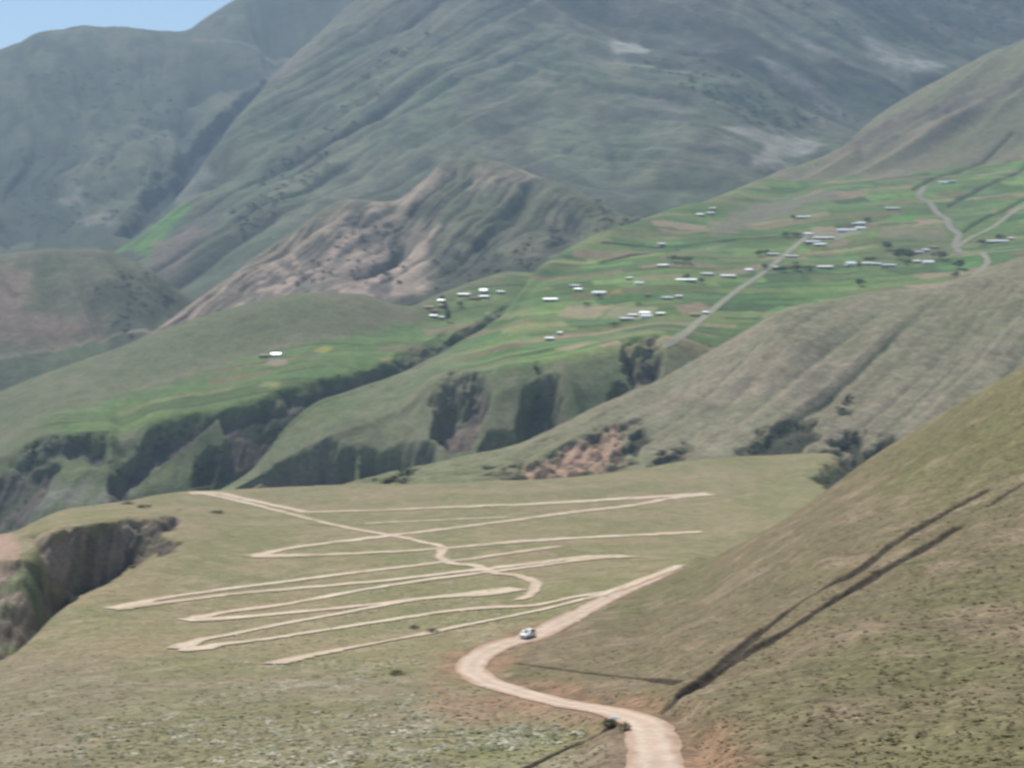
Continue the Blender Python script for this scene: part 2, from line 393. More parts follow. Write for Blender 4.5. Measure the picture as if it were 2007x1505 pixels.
body = sst(tk[2], tk[3], rt) * (1 - .85 * sst(tk[3] + .5 * (tk[4] - tk[3]), tk[4], rt))
sk = X - (Y - 1200) * .85 + (fbm(X / 200, Y / 200, 2, 70) - .5) * 16
ln = (Y - 1200) + sk * .5; g = 1 - vgully(sk / 95, ln / 900, 3, 71, 2.0); g2 = ridged(sk / 26 + 9, ln / 420, 3, 72)
big = sst(650, 1250, px)
lowf = .35 + .9 * fbm(X / 260, Y / 200, 2, 69)
dz = -(1 - g) * 9 * body * big * lowf - (1 - g2) * 2.6 * body * big + (fbm(X / 40, Y / 40, 4, 73) - .5) * 6
BAD = [(960,925),(1040,892),(1100,862),(1150,838),(1210,815),(1235,835),(1215,870),(1240,905),(1150,925),(1060,948),(1000,950)]
bad = sst(-8, 14, poly_sd(px, py, BAD) + (fbm(X / 18, Y / 18, 4, 74) - .5) * 60)
dz -= bad * (ridged(X / 17, Y / 34, 4, 75)) * 13
c = mix((.205, .19, .12), (.235, .20, .138), sst(.4, .7, fbm(X / 70, Y / 60, 4, 76)))
c = mix(c, (.115, .125, .06), sst(.75, .4, g) * .3 * big)
c = mix(c, (.235, .195, .135), sst(.6, .85, g2) * .45)
c = mix(c, (.145, .16, .07), sst(1500, 700, px) * sst(760, 930, py) * .7)
cb = mix((.36, .235, .165), (.105, .07, .052), sst(.42, .62, fbm(X / 11, Y / 16, 4, 77)))
c = mix(c, cb, bad * .9)
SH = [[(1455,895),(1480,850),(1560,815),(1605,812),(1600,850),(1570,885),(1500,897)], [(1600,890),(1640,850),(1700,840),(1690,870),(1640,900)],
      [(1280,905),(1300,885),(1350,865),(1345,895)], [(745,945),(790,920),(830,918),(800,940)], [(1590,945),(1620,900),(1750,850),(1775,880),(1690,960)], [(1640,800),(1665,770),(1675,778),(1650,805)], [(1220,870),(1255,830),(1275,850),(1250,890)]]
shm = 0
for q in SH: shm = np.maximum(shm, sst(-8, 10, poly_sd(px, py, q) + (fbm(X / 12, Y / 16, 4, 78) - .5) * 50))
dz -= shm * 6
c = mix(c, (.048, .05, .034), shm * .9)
P = np.stack([X, Y, Z + dz], -1)
matC = ground_mat("brown_hill_ground", [3.0, 9.0, 30.0], [.30, .22, .12], .6, 4.0, 1.2)
add_sheet('C', "brown_ridge", P, c, matC)

# ------------------------------------------------------------------ patchwork of fields
def fields(X, Y, ang, rh, cw, seed):
    ca, sa = math.cos(ang), math.sin(ang)
    u = X * ca + Y * sa; v = -X * sa + Y * ca
    u = u + (fbm(X / 90, Y / 90, 2, seed + 5) - .5) * 26; v = v + (fbm(X / 80, Y / 80, 2, seed + 6) - .5) * 22
    r = np.floor(v / rh); fr = v / rh - r
    sub = _hash(r, r * 0, seed) > .45; r2 = np.where(sub & (fr > .5), r + .37, r)
    cwid = cw * (.6 + .9 * _hash(np.floor(r2 * 100), r * 0, seed + 1))
    k = np.floor((u + 997 * _hash(np.floor(r2 * 100), r * 0, seed + 2)) / cwid)
    h = _hash(np.floor(r2 * 100), k, seed + 3); h2 = _hash(k, np.floor(r2 * 100), seed + 4)
    e1 = np.minimum(fr, 1 - fr) * rh
    pal = np.array([(.085,.145,.045),(.10,.165,.05),(.125,.165,.06),(.07,.12,.045),(.15,.165,.075),(.09,.15,.06),(.115,.175,.06),(.17,.16,.085),(.075,.155,.05),(.21,.17,.11),(.105,.14,.055),(.09,.135,.05)])
    pal = pal * np.array([1.14, 1.08, 1.02])
    c = pal[np.minimum((h * len(pal)).astype(int), len(pal) - 1)] * (.72 + .6 * h2)[..., None]
    return c, e1, h2
def paint(c, px, py, poly, col, soft=4, amt=1.0, nz=None, nk=0):
    sd = poly_sd(px, py, poly)
    if nz is not None: sd = sd + (nz - .5) * nk
    return mix(c, col, sst(-soft, soft, sd) * amt)

# ------------------------------------------------------------------ village terrace with its cliffs
D = {
430: [(975,1290),(972,1300),(968,1310),(965,1320),(962,1330),(960,1340),(958,1350)],
490: [(960,1300),(950,1320),(940,1340),(935,1350),(930,1360),(927,1365),(925,1370)],
575: [(960,1300),(930,1330),(895,1360),(870,1385),(848,1410),(837,1425),(827,1440)],
630: [(960,1300),(915,1330),(865,1365),(835,1400),(810,1440),(798,1460),(787,1480)],
710: [(955,1310),(900,1340),(840,1380),(805,1430),(780,1490),(769,1515),(760,1540)],
800: [(955,1250),(880,1315),(800,1392),(770,1450),(748,1530),(738,1565),(728,1600)],
850: [(955,1240),(860,1310),(745,1402),(730,1470),(714,1580),(707,1620),(700,1660)],
950: [(955,1235),(850,1305),(728,1392),(705,1500),(675,1650),(658,1720),(642,1790)],
990: [(955,1235),(845,1305),(718,1392),(690,1520),(655,1680),(635,1780),(614,1880)],
1060:[(950,1235),(840,1310),(712,1392),(670,1580),(600,1850),(560,2010),(522,2170)],
1200:[(950,1235),(820,1320),(690,1405),(640,1640),(550,2000),(500,2220),(450,2450)],
1290:[(945,1240),(800,1325),(675,1410),(620,1680),(520,2100),(470,2350),(420,2600)],
1400:[(940,1240),(790,1330),(690,1440),(600,1780),(490,2250),(440,2500),(388,2800)],
1520:[(930,1300),(790,1350),(700,1450),(590,1830),(460,2400),(395,2750),(338,3100)],
1640:[(930,1300),(790,1350),(690,1480),(580,1880),(450,2400),(345,2880),(280,3280)],
1720:[(930,1300),(780,1350),(680,1500),(570,1900),(450,2370),(335,2900),(212,3450)],
1850:[(930,1300),(770,1350),(665,1520),(555,1920),(450,2350),(328,2900),(136,3600)],
2007:[(930,1300),(760,1350),(650,1550),(540,1950),(440,2330),(320,2900),(60,3700)],
2350:[(930,1300),(740,1350),(620,1550),(500,1950),(390,2330),(250,2900),(-100,3800)]}
P, ti, tk = sheet_points(D, [8, 12, 60, 70, 70, 80, 60, 70, 12, 8], 400, 3200, 3, [(-200, -120), (-40, -60)], [(120, -60), (700, -420)])
X, Y, Z = P[..., 0], P[..., 1], P[..., 2]; px, py = proj(P); rt = np.repeat(ti[:, None], P.shape[1], 1)
front = 1 - sst(tk[4] - 20, tk[4] + 40, rt)
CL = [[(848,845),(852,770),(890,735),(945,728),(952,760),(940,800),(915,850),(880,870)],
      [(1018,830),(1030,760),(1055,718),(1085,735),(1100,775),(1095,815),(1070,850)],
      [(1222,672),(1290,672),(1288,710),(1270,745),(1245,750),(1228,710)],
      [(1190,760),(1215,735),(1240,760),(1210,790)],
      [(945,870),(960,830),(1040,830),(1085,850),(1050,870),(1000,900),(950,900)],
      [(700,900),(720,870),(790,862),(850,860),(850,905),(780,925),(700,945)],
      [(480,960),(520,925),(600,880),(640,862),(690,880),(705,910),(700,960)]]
nz = fbm(X / 22, Y / 26, 4, 81)
dz = (fbm(X / 120, Y / 120, 3, 82) - .5) * 10 * (1 - .5 * front) - (1 - ridged(X / 62 + Y / 300, Y / 260, 3, 83)) * 24 * front * sst(tk[2], tk[3], rt)
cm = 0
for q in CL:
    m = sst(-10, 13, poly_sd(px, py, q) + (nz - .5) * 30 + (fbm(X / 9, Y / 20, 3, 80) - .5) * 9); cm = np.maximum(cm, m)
dz -= cm * 24
dz -= cm * ridged(X / 13, Y / 30, 3, 84) * 6
up = sst(tk[7] - 150, tk[7] + 200, rt) * sst(1480, 1640, px)
dz -= (1 - ridged((X - (Y - 3000) * 1.0) / 230, Y / 900, 3, 85)) * 60 * up
fold = sst(-16, 26, poly_sd(px, py, [(1640,275),(1740,222),(2010,105),(2400,-40),(2400,60),(2010,158),(1800,228),(1690,285)]) + (nz - .5) * 20) * (rt > tk[6] - 60); dz -= fold * 14
fc, e1, h2 = fields(X, Y, .12, 46, 95, 3)
c = mix(fc, (.10, .135, .055), sst(.35, .7, fbm(X / 180, Y / 180, 3, 86)) * .2)
hedge = (1 - sst(2.5, 6, e1)) * sst(.45, .6, fbm(X / 70, Y / 70, 3, 87)); c = mix(c, (.045, .06, .03), hedge * .6)
lob = mix((.115, .135, .068), (.15, .155, .09), sst(.4, .65, fbm(X / 50, Y / 60, 4, 88))); lob = mix(lob, (.16, .155, .10), sst(.55, .75, fbm(X / 25, Y / 90, 3, 89)) * .6)
c = mix(c, lob, front)
c = mix(c, lob * 1.05, sst(1000, 800, px) * .85); c = mix(c, (.165, .16, .10), (1 - sst(tk[4], tk[4] + 330, rt)) * sst(1090, 900, px) * .6)
n9 = fbm(X / 40, Y / 50, 4, 90)
c = paint(c, px, py, [(1385,440),(1480,398),(1600,380),(1670,384),(1570,410),(1470,442),(1400,462)], (.17, .155, .105), 10, .9, n9, 30)
TAN = (.27, .225, .135)
for q, col in [([(1088,621),(1112,598),(1205,595),(1166,621)], TAN), ([(1178,620),(1206,600),(1292,601),(1272,621)], (.22, .215, .12)), ([(1096,682),(1160,669),(1172,673),(1112,687)], TAN),
               ([(1320,600),(1370,592),(1400,606),(1340,616)], (.22, .17, .11)), ([(1500,612),(1520,600),(1600,592),(1590,604)], (.09, .2, .055)), ([(1490,624),(1500,612),(1590,605),(1570,622)], (.21, .19, .105)),
               ([(1720,436),(1745,424),(1800,420),(1790,434)], (.10, .22, .05)), ([(1720,470),(1730,445),(1850,442),(1858,470)], (.19, .175, .10)), ([(1610,483),(1650,470),(1670,476),(1640,484)], (.23, .17, .12)),
               ([(1350,492),(1380,484),(1430,482),(1410,490)], (.17, .185, .085)), ([(1195,577),(1215,571),(1220,577)], (.28, .22, .06)), ([(1400,532),(1490,518),(1500,526),(1420,540)], (.22, .18, .11)),
               ([(1590,470),(1590,456),(1650,452),(1700,455),(1640,470)], (.24, .21, .15)), ([(1780,505),(1810,490),(1860,484),(1850,500)], (.16, .15, .10))]:
    c = paint(c, px, py, q, col, 2.5, .95)
drk = [(1700,470),(1860,460),(1880,500),(1700,530)]
c = paint(c, px, py, drk, (.11, .13, .06), 15, .5, n9, 30)
# the bare slope above the fields
edge = np.interp(px, [1400, 1520, 1640, 1780, 1840, 1900, 2007, 2300], [380, 345, 338, 336, 318, 308, 300, 280])
sl = mix((.155, .15, .085), (.185, .155, .105), sst(.35, .7, fbm((X - (Y - 3000) * 1.0) / 90, Y / 400, 4, 91)))
sl = paint(sl, px, py, [(1500,345),(1600,325),(1700,330),(1800,322),(1780,338),(1560,345)], (.20, .165, .115), 8, .8, n9, 20)
sl = paint(sl, px, py, [(1650,270),(1740,225),(2010,120),(2010,160),(1800,225),(1680,290)], (.115, .10, .075), 6, .75, n9, 24)
upm = sst(-8, 8, edge - py + (n9 - .5) * 24) * (rt > tk[6] - 60)
c = mix(c, sl, upm)
for ln, w in [([(1790,368),(1848,335),(1928,300),(1985,240)], 2.6), ([(1860,402),(1883,390),(1943,360),(2020,318)], 2.6), ([(1540,462),(1440,470),(1340,482),(1180,476)], 1.2), ([(1500,526),(1600,521),(1660,520)], 1.4), ([(1640,445),(1720,440),(1800,436)], 1.4), ([(1180,512),(1240,500),(1330,490)], 1.2), ([(1890,452),(1950,418),(2010,392)], 2.4)]:
    m = 1 - sst(w * .6, w * 1.8, line_d(px, py, ln) + (n9 - .5) * 3); c = mix(c, (.045, .055, .032), m * .85); dz -= m * 4
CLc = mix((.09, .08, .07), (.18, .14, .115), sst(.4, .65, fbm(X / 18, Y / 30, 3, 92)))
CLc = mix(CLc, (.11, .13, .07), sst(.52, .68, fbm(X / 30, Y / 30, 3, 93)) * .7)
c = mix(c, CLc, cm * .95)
P = np.stack([X, Y, Z + dz], -1)
matD = ground_mat("field_ground", [5.0, 18.0], [.26, .18], .5, 6.0, 1.0)
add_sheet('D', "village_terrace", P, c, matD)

# ------------------------------------------------------------------ round hill and its fields, left of the ravine
E = {
-300:[(1100,1250),(1020,1320),(980,1400),(930,1600),(860,1850)], 0:[(1060,1280),(980,1340),(900,1420),(850,1600),(768,1850)],
100:[(1030,1290),(930,1350),(850,1430),(800,1600),(728,1850)], 210:[(1000,1300),(920,1360),(850,1430),(780,1620),(688,1870)],
240:[(990,1340),(930,1385),(868,1430),(775,1620),(678,1870)], 300:[(980,1370),(900,1410),(826,1455),(750,1650),(655,1890)],
420:[(970,1385),(880,1425),(810,1465),(720,1690),(614,1920)], 500:[(960,1405),(870,1440),(790,1480),(700,1720),(594,1930)],
600:[(940,1420),(850,1470),(757,1530),(680,1740),(576,1940)], 700:[(880,1480),(810,1540),(733,1610),(665,1780),(578,1950)],
800:[(800,1520),(750,1600),(700,1700),(650,1830),(600,1970)], 860:[(760,1600),(710,1680),(672,1760),(630,1900),(578,2050)],
950:[(700,1720),(665,1780),(630,1860),(595,1970),(545,2130)], 1000:[(665,1800),(640,1840),(612,1900),(580,2000),(532,2160)],
1070:[(660,1830),(640,1870),(620,1930),(590,2010),(540,2140)]}
P, ti, tk = sheet_points(E, [8, 12, 60, 60, 80, 60, 14, 8], -1200, 1070, 3, [(-200, -120), (-40, -60)], [(110, -45), (500, -260)])
X, Y, Z = P[..., 0], P[..., 1], P[..., 2]; px, py = proj(P); rt = np.repeat(ti[:, None], P.shape[1], 1)
nz = fbm(X / 24, Y / 28, 4, 101)
front = 1 - sst(tk[4] - 15, tk[4] + 15, rt)
RAV = [(430,808),(500,787),(560,768),(640,742),(720,728),(800,699),(860,668),(920,640),(985,606),(1004,618),(960,665),(900,705),(800,765),(700,810),(600,900),(520,990),(380,990),(400,930),(445,860)]
CE = [RAV, [(20,895),(55,870),(95,852),(205,850),(212,885),(196,895),(150,872),(100,888),(60,902)], [(212,965),(225,925),(262,880),(300,828),(360,812),(428,810),(400,835),(345,868),(300,900),(262,940),(245,970)],
      [(-200,960),(0,915),(50,890),(110,900),(95,960),(60,1010),(40,1060),(-200,1080)], [(370,960),(380,900),(410,865),(440,880),(430,940)]]
cm = 0
for q in CE: cm = np.maximum(cm, sst(-8, 12, poly_sd(px, py, q) + (nz - .5) * 26))
dz = (fbm(X / 130, Y / 130, 3, 102) - .5) * 9 * (1 - .6 * sst(760, 900, px)) - cm * 12 - (1 - ridged(X / 40, Y / 160, 3, 103)) * 13 * front * sst(tk[2], tk[3], rt) * sst(560, 440, px)
dz -= cm * ridged(X / 14, Y / 32, 3, 104) * 7
fc, e1, h2 = fields(X, Y, .16, 44, 95, 23)
dome = mix((.13, .14, .075), (.155, .15, .09), sst(.4, .7, fbm(X / 90, Y / 90, 4, 105)))
fm = sst(-12, 14, poly_sd(px, py, [(60,830),(250,775),(420,735),(500,700),(620,668),(740,648),(830,628),(860,585),(1000,535),(1070,530),(1070,700),(800,720),(640,760),(500,800),(420,820),(240,850),(120,845)]) + (nz - .5) * 30)
c = mix(dome, mix(fc, (.115, .145, .06), .45), fm)
c = mix(c, (.045, .06, .03), (1 - sst(2, 5, e1)) * fm * sst(.5, .62, fbm(X / 60, Y / 60, 3, 106)) * .7)
c = mix(c, (.12, .14, .07), front * .8); c = mix(c, (.20, .19, .15), front * sst(.5, .7, fbm(X / 30, Y / 60, 4, 107)) * sst(300, 200, px) * .8)
for q, col in [([(610,688),(640,680),(655,684),(635,694)], (.25, .23, .06)), ([(515,715),(530,704),(560,704),(565,712),(545,716)], (.27, .21, .15)), ([(505,755),(520,745),(550,745),(545,757)], (.20, .21, .08)), ([(745,708),(762,700),(770,712),(750,716)], (.2, .2, .08)),
               ([(818,664),(860,661),(872,664),(840,667)], (.16, .22, .07)), ([(890,590),(915,570),(930,572),(905,590)], (.2, .2, .09)), ([(950,613),(980,610),(981,613),(952,616)], (.28, .25, .19))]:
    c = paint(c, px, py, q, col, 2.5, .9)
CLc = mix((.07, .066, .058), (.13, .105, .088), sst(.4, .65, fbm(X / 20, Y / 30, 3, 108))); CLc = mix(CLc, (.055, .075, .04), sst(.55, .7, fbm(X / 30, Y / 24, 3, 109)) * .6)
c = mix(c, CLc, cm * .95)
P = np.stack([X, Y, Z + dz], -1)
add_sheet('E', "round_hill", P, c, matD)

# ------------------------------------------------------------------ eroded foothill, left brown hill, main mountain, far mountain
def far_sheet(key, name, cols, rows, x0, x1, front, back, colour, mat, step=3.5):
    P, ti, tk = sheet_points(cols, rows, x0, x1, step, front, back)
    X, Y, Z = P[..., 0], P[..., 1], P[..., 2]; px, py = proj(P); rt = np.repeat(ti[:, None], P.shape[1], 1)
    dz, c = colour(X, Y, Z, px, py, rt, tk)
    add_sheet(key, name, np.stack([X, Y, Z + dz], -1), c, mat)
matM = ground_mat("mountain_ground", [11.0, 35.0, 120.0], [.22, .22, .16], .7, 14.0, 4.0)
FF = {60:[(790,2080),(782,2110),(775,2150)],
100:[(770,2080),(760,2110),(748,2160)], 200:[(730,2060),(715,2110),(700,2170)], 300:[(690,2080),(668,2180),(648,2300)], 420:[(640,2150),(600,2300),(562,2500)],
560:[(610,2300),(535,2540),(462,2800)], 690:[(600,2350),(500,2600),(390,2880)], 770:[(600,2380),(500,2630),(390,2950)], 830:[(600,2380),(490,2650),(350,3050)],
880:[(590,2400),(470,2700),(308,3150)], 950:[(575,2400),(460,2700),(310,3150)], 1080:[(530,2450),(450,2750),(352,3100)], 1150:[(510,2500),(450,2750),(380,3050)],
1250:[(470,2550),(450,2700),(425,2900)], 1340:[(450,2600),(440,2700),(430,2800)], 1450:[(450,2600),(445,2700),(440,2800)]}
def colF(X, Y, Z, px, py, rt, tk):
    nz = fbm(X / 45, Y / 60, 4, 111); b = sst(tk[2], tk[3], rt) * (1 - .75 * sst(tk[3] + .6 * (tk[4] - tk[3]), tk[4], rt))
    q = X - .35 * (Y - 2600) + (fbm(X / 150, Y / 150, 3, 110) - .5) * 60
    g = 1 - vgully(q / 150, Y / 520, 4, 112, 2.0); g2 = 1 - vgully(q / 52, Y / 240, 3, 113, 2.0)
    dz = -(1 - g) * 46 * b - (1 - g2) * 16 * b + 13 * b
    c = mix((.14, .135, .085), (.105, .115, .065), sst(.35, .65, nz))
    ero = sst(-14, 18, poly_sd(px, py, [(230,690),(330,640),(420,575),(520,510),(580,490),(690,400),(800,390),(850,420),(850,500),(860,560),(800,590),(640,590),(500,590),(420,620),(360,660)]) + (nz - .5) * 70)
    ce = mix((.40, .295, .23), (.185, .15, .125), sst(.45, .6, fbm(X / 28, Y / 70, 4, 114))); c = mix(c, ce, ero * .85)
    top = sst(-12, 12, poly_sd(px, py, [(560,470),(690,386),(705,392),(600,470),(450,580),(330,645),(280,650),(420,560)]) + (nz - .5) * 16); c = mix(c, (.33, .25, .185), top * .85)
    for q in ([(770,390),(880,308),(900,318),(860,350),(840,368),(800,392)], [(920,360),(940,320),(1010,320),(1060,345),(1000,345),(950,350)], [(800,480),(850,450),(835,560),(800,570)], [(700,390),(800,380),(830,430),(810,480),(780,420)]):
        m = sst(-10, 10, poly_sd(px, py, q) + (nz - .5) * 40); c = mix(c, (.34, .26, .19), m * .85)
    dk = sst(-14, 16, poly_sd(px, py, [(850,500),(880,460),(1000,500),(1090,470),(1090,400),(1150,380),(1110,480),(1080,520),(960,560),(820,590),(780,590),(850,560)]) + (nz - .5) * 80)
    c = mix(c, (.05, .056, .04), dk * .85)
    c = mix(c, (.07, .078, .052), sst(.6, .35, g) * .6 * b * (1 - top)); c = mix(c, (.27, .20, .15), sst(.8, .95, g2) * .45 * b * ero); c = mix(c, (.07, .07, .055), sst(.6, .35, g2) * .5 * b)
    c = mix(c, (.12, .13, .065), sst(-10, 10, poly_sd(px, py, [(1080,360),(1150,385),(1250,430),(1450,430),(1450,520),(1120,520),(1150,430)])) * .6)
    return dz, c
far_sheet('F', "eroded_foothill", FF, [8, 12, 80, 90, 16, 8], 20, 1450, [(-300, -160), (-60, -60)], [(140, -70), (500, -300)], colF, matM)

I_ = {-300:[(800,2250),(640,2500),(505,2800)], 0:[(800,2350),(640,2560),(496,2850)], 100:[(780,2350),(630,2560),(482,2850)], 200:[(750,2350),(615,2560),(484,2850)],
280:[(720,2350),(610,2560),(511,2830)], 340:[(700,2400),(620,2600),(556,2800)], 420:[(690,2450),(645,2620),(610,2800)], 520:[(690,2550),(670,2700),(660,2800)]}
def colI(X, Y, Z, px, py, rt, tk):
    nz = fbm(X / 60, Y / 60, 4, 121); b = sst(tk[2], tk[3], rt) * (1 - .75 * sst(tk[3] + .6 * (tk[4] - tk[3]), tk[4], rt))
    g = 1 - vgully((X + .5 * Y) / 190, Y / 600, 4, 122, 2.0); dz = -(1 - g) * 60 * b
    c = mix((.12, .125, .07), (.145, .13, .085), sst(.4, .65, nz))
    br = sst(-20, 20, poly_sd(px, py, [(-200,540),(60,525),(90,560),(60,600),(150,620),(140,660),(60,670),(-200,700)]) + (nz - .5) * 70); c = mix(c, (.22, .155, .115), br * .8)
    dk = sst(-14, 14, poly_sd(px, py, [(180,570),(240,530),(340,540),(340,600),(240,680),(210,670),(230,610)]) + (nz - .5) * 50); c = mix(c, (.055, .065, .042), dk * .85)
    gr = sst(-8, 8, poly_sd(px, py, [(-300,760),(0,695),(120,668),(200,650),(220,680),(60,760),(-300,860)])); c = mix(c, (.085, .105, .055), gr * .85)
    lt = 1 - sst(2, 5, np.abs(py - np.interp(px, [-300, 0, 120, 190], [750, 692, 664, 645]))); c = mix(c, (.21, .17, .12), lt * .7)
    return dz, c
far_sheet('I', "left_brown_hill", I_, [8, 12, 70, 70, 16, 8], -1000, 520, [(-200, -120), (-60, -60)], [(140, -70), (400, -300)], colI, matM)

G = {60:[(660,3050),(610,3250),(570,3450),(545,3550)],
100:[(640,3000),(590,3200),(550,3400),(530,3500)], 200:[(620,2950),(570,3150),(525,3400),(490,3600)], 280:[(620,2900),(560,3120),(500,3400),(440,3700)], 380:[(600,2950),(520,3200),(430,3550),(335,3950)],
480:[(560,3000),(450,3350),(330,3800),(215,4300)], 560:[(530,3050),(400,3450),(260,4000),(130,4600)], 740:[(480,3150),(320,3650),(150,4300),(-20,5000)],
1000:[(430,3250),(250,3800),(50,4500),(-170,5200)], 1200:[(460,3150),(270,3750),(60,4500),(-170,5200)], 1400:[(430,3200),(270,3700),(80,4400),(-140,5200)],
1600:[(380,3500),(250,3950),(90,4500),(-100,5200)], 1800:[(320,3900),(200,4250),(70,4700),(-80,5200)], 2007:[(300,4000),(150,4450),(20,4800),(-120,5300)], 2400:[(200,4000),(50,4450),(-80,4800),(-220,5300)]}
def colG(X, Y, Z, px, py, rt, tk):
    nz = fbm(X / 110, Y / 130, 5, 131); b = sst(tk[2], tk[3], rt) * (1 - .6 * sst(tk[4], tk[5], rt))
    wr = (fbm(X / 700, Y / 700, 2, 130) - .5) * 70; side = sst(-200, 420, X)
    qa = (X - .92 * (Y - 4300)) / 1.36 + wr; qb = (X + 1.75 * (Y - 4300)) / 2.0 + wr; q = np.where(X < 110, qa, qb)
    ea = (X * .92 + (Y - 4300)) / 1.36; eb = (Y - 4300 - X / 1.75)
    mixg = lambda w, l, o, k: vgully(qa / w, ea / l, o, k) * (1 - side) + vgully(qb / w + 3.7, eb / l, o, k) * side
    g = mixg(480, 1700, 4, 132); g2 = mixg(150, 700, 3, 133)
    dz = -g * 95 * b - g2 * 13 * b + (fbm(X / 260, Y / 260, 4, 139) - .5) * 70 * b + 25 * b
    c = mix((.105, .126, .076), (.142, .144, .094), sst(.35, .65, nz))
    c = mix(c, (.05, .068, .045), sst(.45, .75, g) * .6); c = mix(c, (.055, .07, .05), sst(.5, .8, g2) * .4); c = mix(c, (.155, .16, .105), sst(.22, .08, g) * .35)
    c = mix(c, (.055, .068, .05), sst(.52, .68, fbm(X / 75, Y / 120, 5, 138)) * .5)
    rk = sst(1050, 1500, px) * sst(420, 200, py)
    sf = fbm(qa / 60, ea / 500, 4, 134) * (1 - side) + fbm(qb / 60, eb / 500, 4, 134) * side; sf2 = fbm(qa / 80 + 7, ea / 300, 4, 135) * (1 - side) + fbm(qb / 80 + 7, eb / 300, 4, 135) * side
    sc = sst(.56, .72, sf); c = mix(c, (.22, .20, .17), sc * (.18 + .82 * rk))
    c = mix(c, (.055, .06, .048), sst(.50, .66, sf2) * (.35 + .6 * rk))
    c = mix(c, (.14, .115, .10), sst(140, -60, py) * .5)
    for poly, col, a in [([(195,492),(290,440),(350,400),(370,410),(330,470),(290,500),(250,500)], (.10, .20, .05), .95), ([(1040,250),(1100,215),(1150,240),(1200,300),(1190,340),(1100,330),(1050,300)], (.16, .175, .105), .7),
                         ([(1200,40),(1240,60),(1310,105),(1290,108),(1220,80)], (.34, .33, .28), .9), ([(1420,255),(1500,250),(1600,270),(1620,290),(1560,320),(1480,330),(1500,280)], (.30, .285, .23), .85), ([(1700,90),(1800,120),(1850,130),(1780,170),(1700,120)], (.29, .275, .235), .8),
                         ([(1180,350),(1280,320),(1340,335),(1260,350)], (.19, .19, .11), .7), ([(520,100),(600,70),(620,110),(560,150),(500,190),(480,190)], (.18, .16, .13), .6), ([(300,480),(380,450),(420,460),(340,540),(310,520)], (.16, .12, .10), .8),
                         ([(380,330),(400,310),(420,330),(360,380),(350,370)], (.2, .2, .17), .6), ([(330,530),(420,470),(560,380),(580,390),(440,490),(340,560)], (.075, .075, .055), .6), ([(1340,330),(1380,320),(1400,350),(1350,350)], (.06, .07, .05), .5),
                         ([(1080,420),(1150,370),(1160,385),(1110,440),(1090,470)], (.06, .05, .045), .9), ([(1100,460),(1150,390),(1165,400),(1130,480),(1100,500)], (.2, .18, .14), .7), ([(1180,480),(1230,400),(1300,360),(1330,390),(1250,450)], (.06, .075, .045), .7)]:
        c = paint(c, px, py, poly, col, 10, a, nz, 60)
    tr = 1 - sst(1.0, 2.6, np.abs(py - np.interp(px, [380, 420, 500, 620], [74, 75, 78, 88]))); c = mix(c, (.25, .22, .17), tr * .8 * (px < 625))
    return dz, c
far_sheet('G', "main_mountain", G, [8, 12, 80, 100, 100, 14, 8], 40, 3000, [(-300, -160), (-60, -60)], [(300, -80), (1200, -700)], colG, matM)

H = {-400:[(600,3600),(420,4300),(260,5000),(210,5600)], 0:[(580,3600),(400,4300),(220,5100),(101,5800)], 90:[(570,3600),(390,4300),(210,5100),(65,5900)], 180:[(540,3700),(370,4400),(200,5200),(54,6000)],
360:[(460,4000),(320,4600),(180,5300),(63,6000)], 410:[(420,4150),(285,4700),(150,5400),(32,6100)], 460:[(380,4300),(250,4800),(120,5500),(0,6200)], 600:[(250,4700),(140,5200),(20,5800),(-90,6400)], 800:[(150,5300),(20,5700),(-100,6100),(-220,6600)]}
def colH(X, Y, Z, px, py, rt, tk):
    nz = fbm(X / 120, Y / 140, 5, 141); b = sst(tk[2], tk[3], rt) * (1 - .8 * sst(tk[4], tk[5], rt))
    q = X + (Y - 4800) * .35
    q = q + (fbm(X / 500, Y / 500, 3, 140) - .5) * 160; g = vgully(q / 430, Y / 1500, 4, 142); g2 = vgully(q / 140, Y / 600, 3, 143)
    dz = -g * 130 * b - g2 * 30 * b + 35 * b
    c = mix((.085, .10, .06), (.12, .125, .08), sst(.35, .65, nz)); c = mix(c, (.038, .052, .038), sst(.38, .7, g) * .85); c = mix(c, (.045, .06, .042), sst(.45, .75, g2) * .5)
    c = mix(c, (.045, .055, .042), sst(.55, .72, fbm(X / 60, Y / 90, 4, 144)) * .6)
    for poly, col, a in [([(370,340),(320,370),(280,420),(240,450),(300,360),(400,250),(460,200),(500,150),(540,140),(480,240)], (.035, .045, .04), .85), ([(110,350),(160,345),(210,420),(190,430),(130,370)], (.19, .18, .15), .7), ([(480,190),(520,100),(640,50),(640,150),(520,190)], (.17, .15, .13), .5)]:
        c = paint(c, px, py, poly, col, 10, a, nz, 70)
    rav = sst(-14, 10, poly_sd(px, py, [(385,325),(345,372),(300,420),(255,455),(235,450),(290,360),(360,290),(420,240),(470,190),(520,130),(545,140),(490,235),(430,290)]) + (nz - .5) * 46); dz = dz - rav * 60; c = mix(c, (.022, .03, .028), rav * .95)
    tr = 1 - sst(1.0, 2.6, np.abs(py - np.interp(px, [380, 420, 500, 620], [74, 75, 78, 88]))); c = mix(c, (.26, .23, .18), tr * .8 * (px > 375) * (px < 625))
    return dz, c
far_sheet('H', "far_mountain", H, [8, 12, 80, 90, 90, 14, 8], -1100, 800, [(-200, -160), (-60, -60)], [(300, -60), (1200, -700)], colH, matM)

# valley ground under everything, out to the horizon
gv = mesh_from("valley_ground", [(-8000, -900, -430), (8000, -900, -430), (8000, 9500, -430), (-8000, 9500, -430)], [(0, 1, 2, 3)], np.tile((.11, .12, .06), (4, 1)), False)
link("valley_ground", gv, matM)["kind"] = "structure"

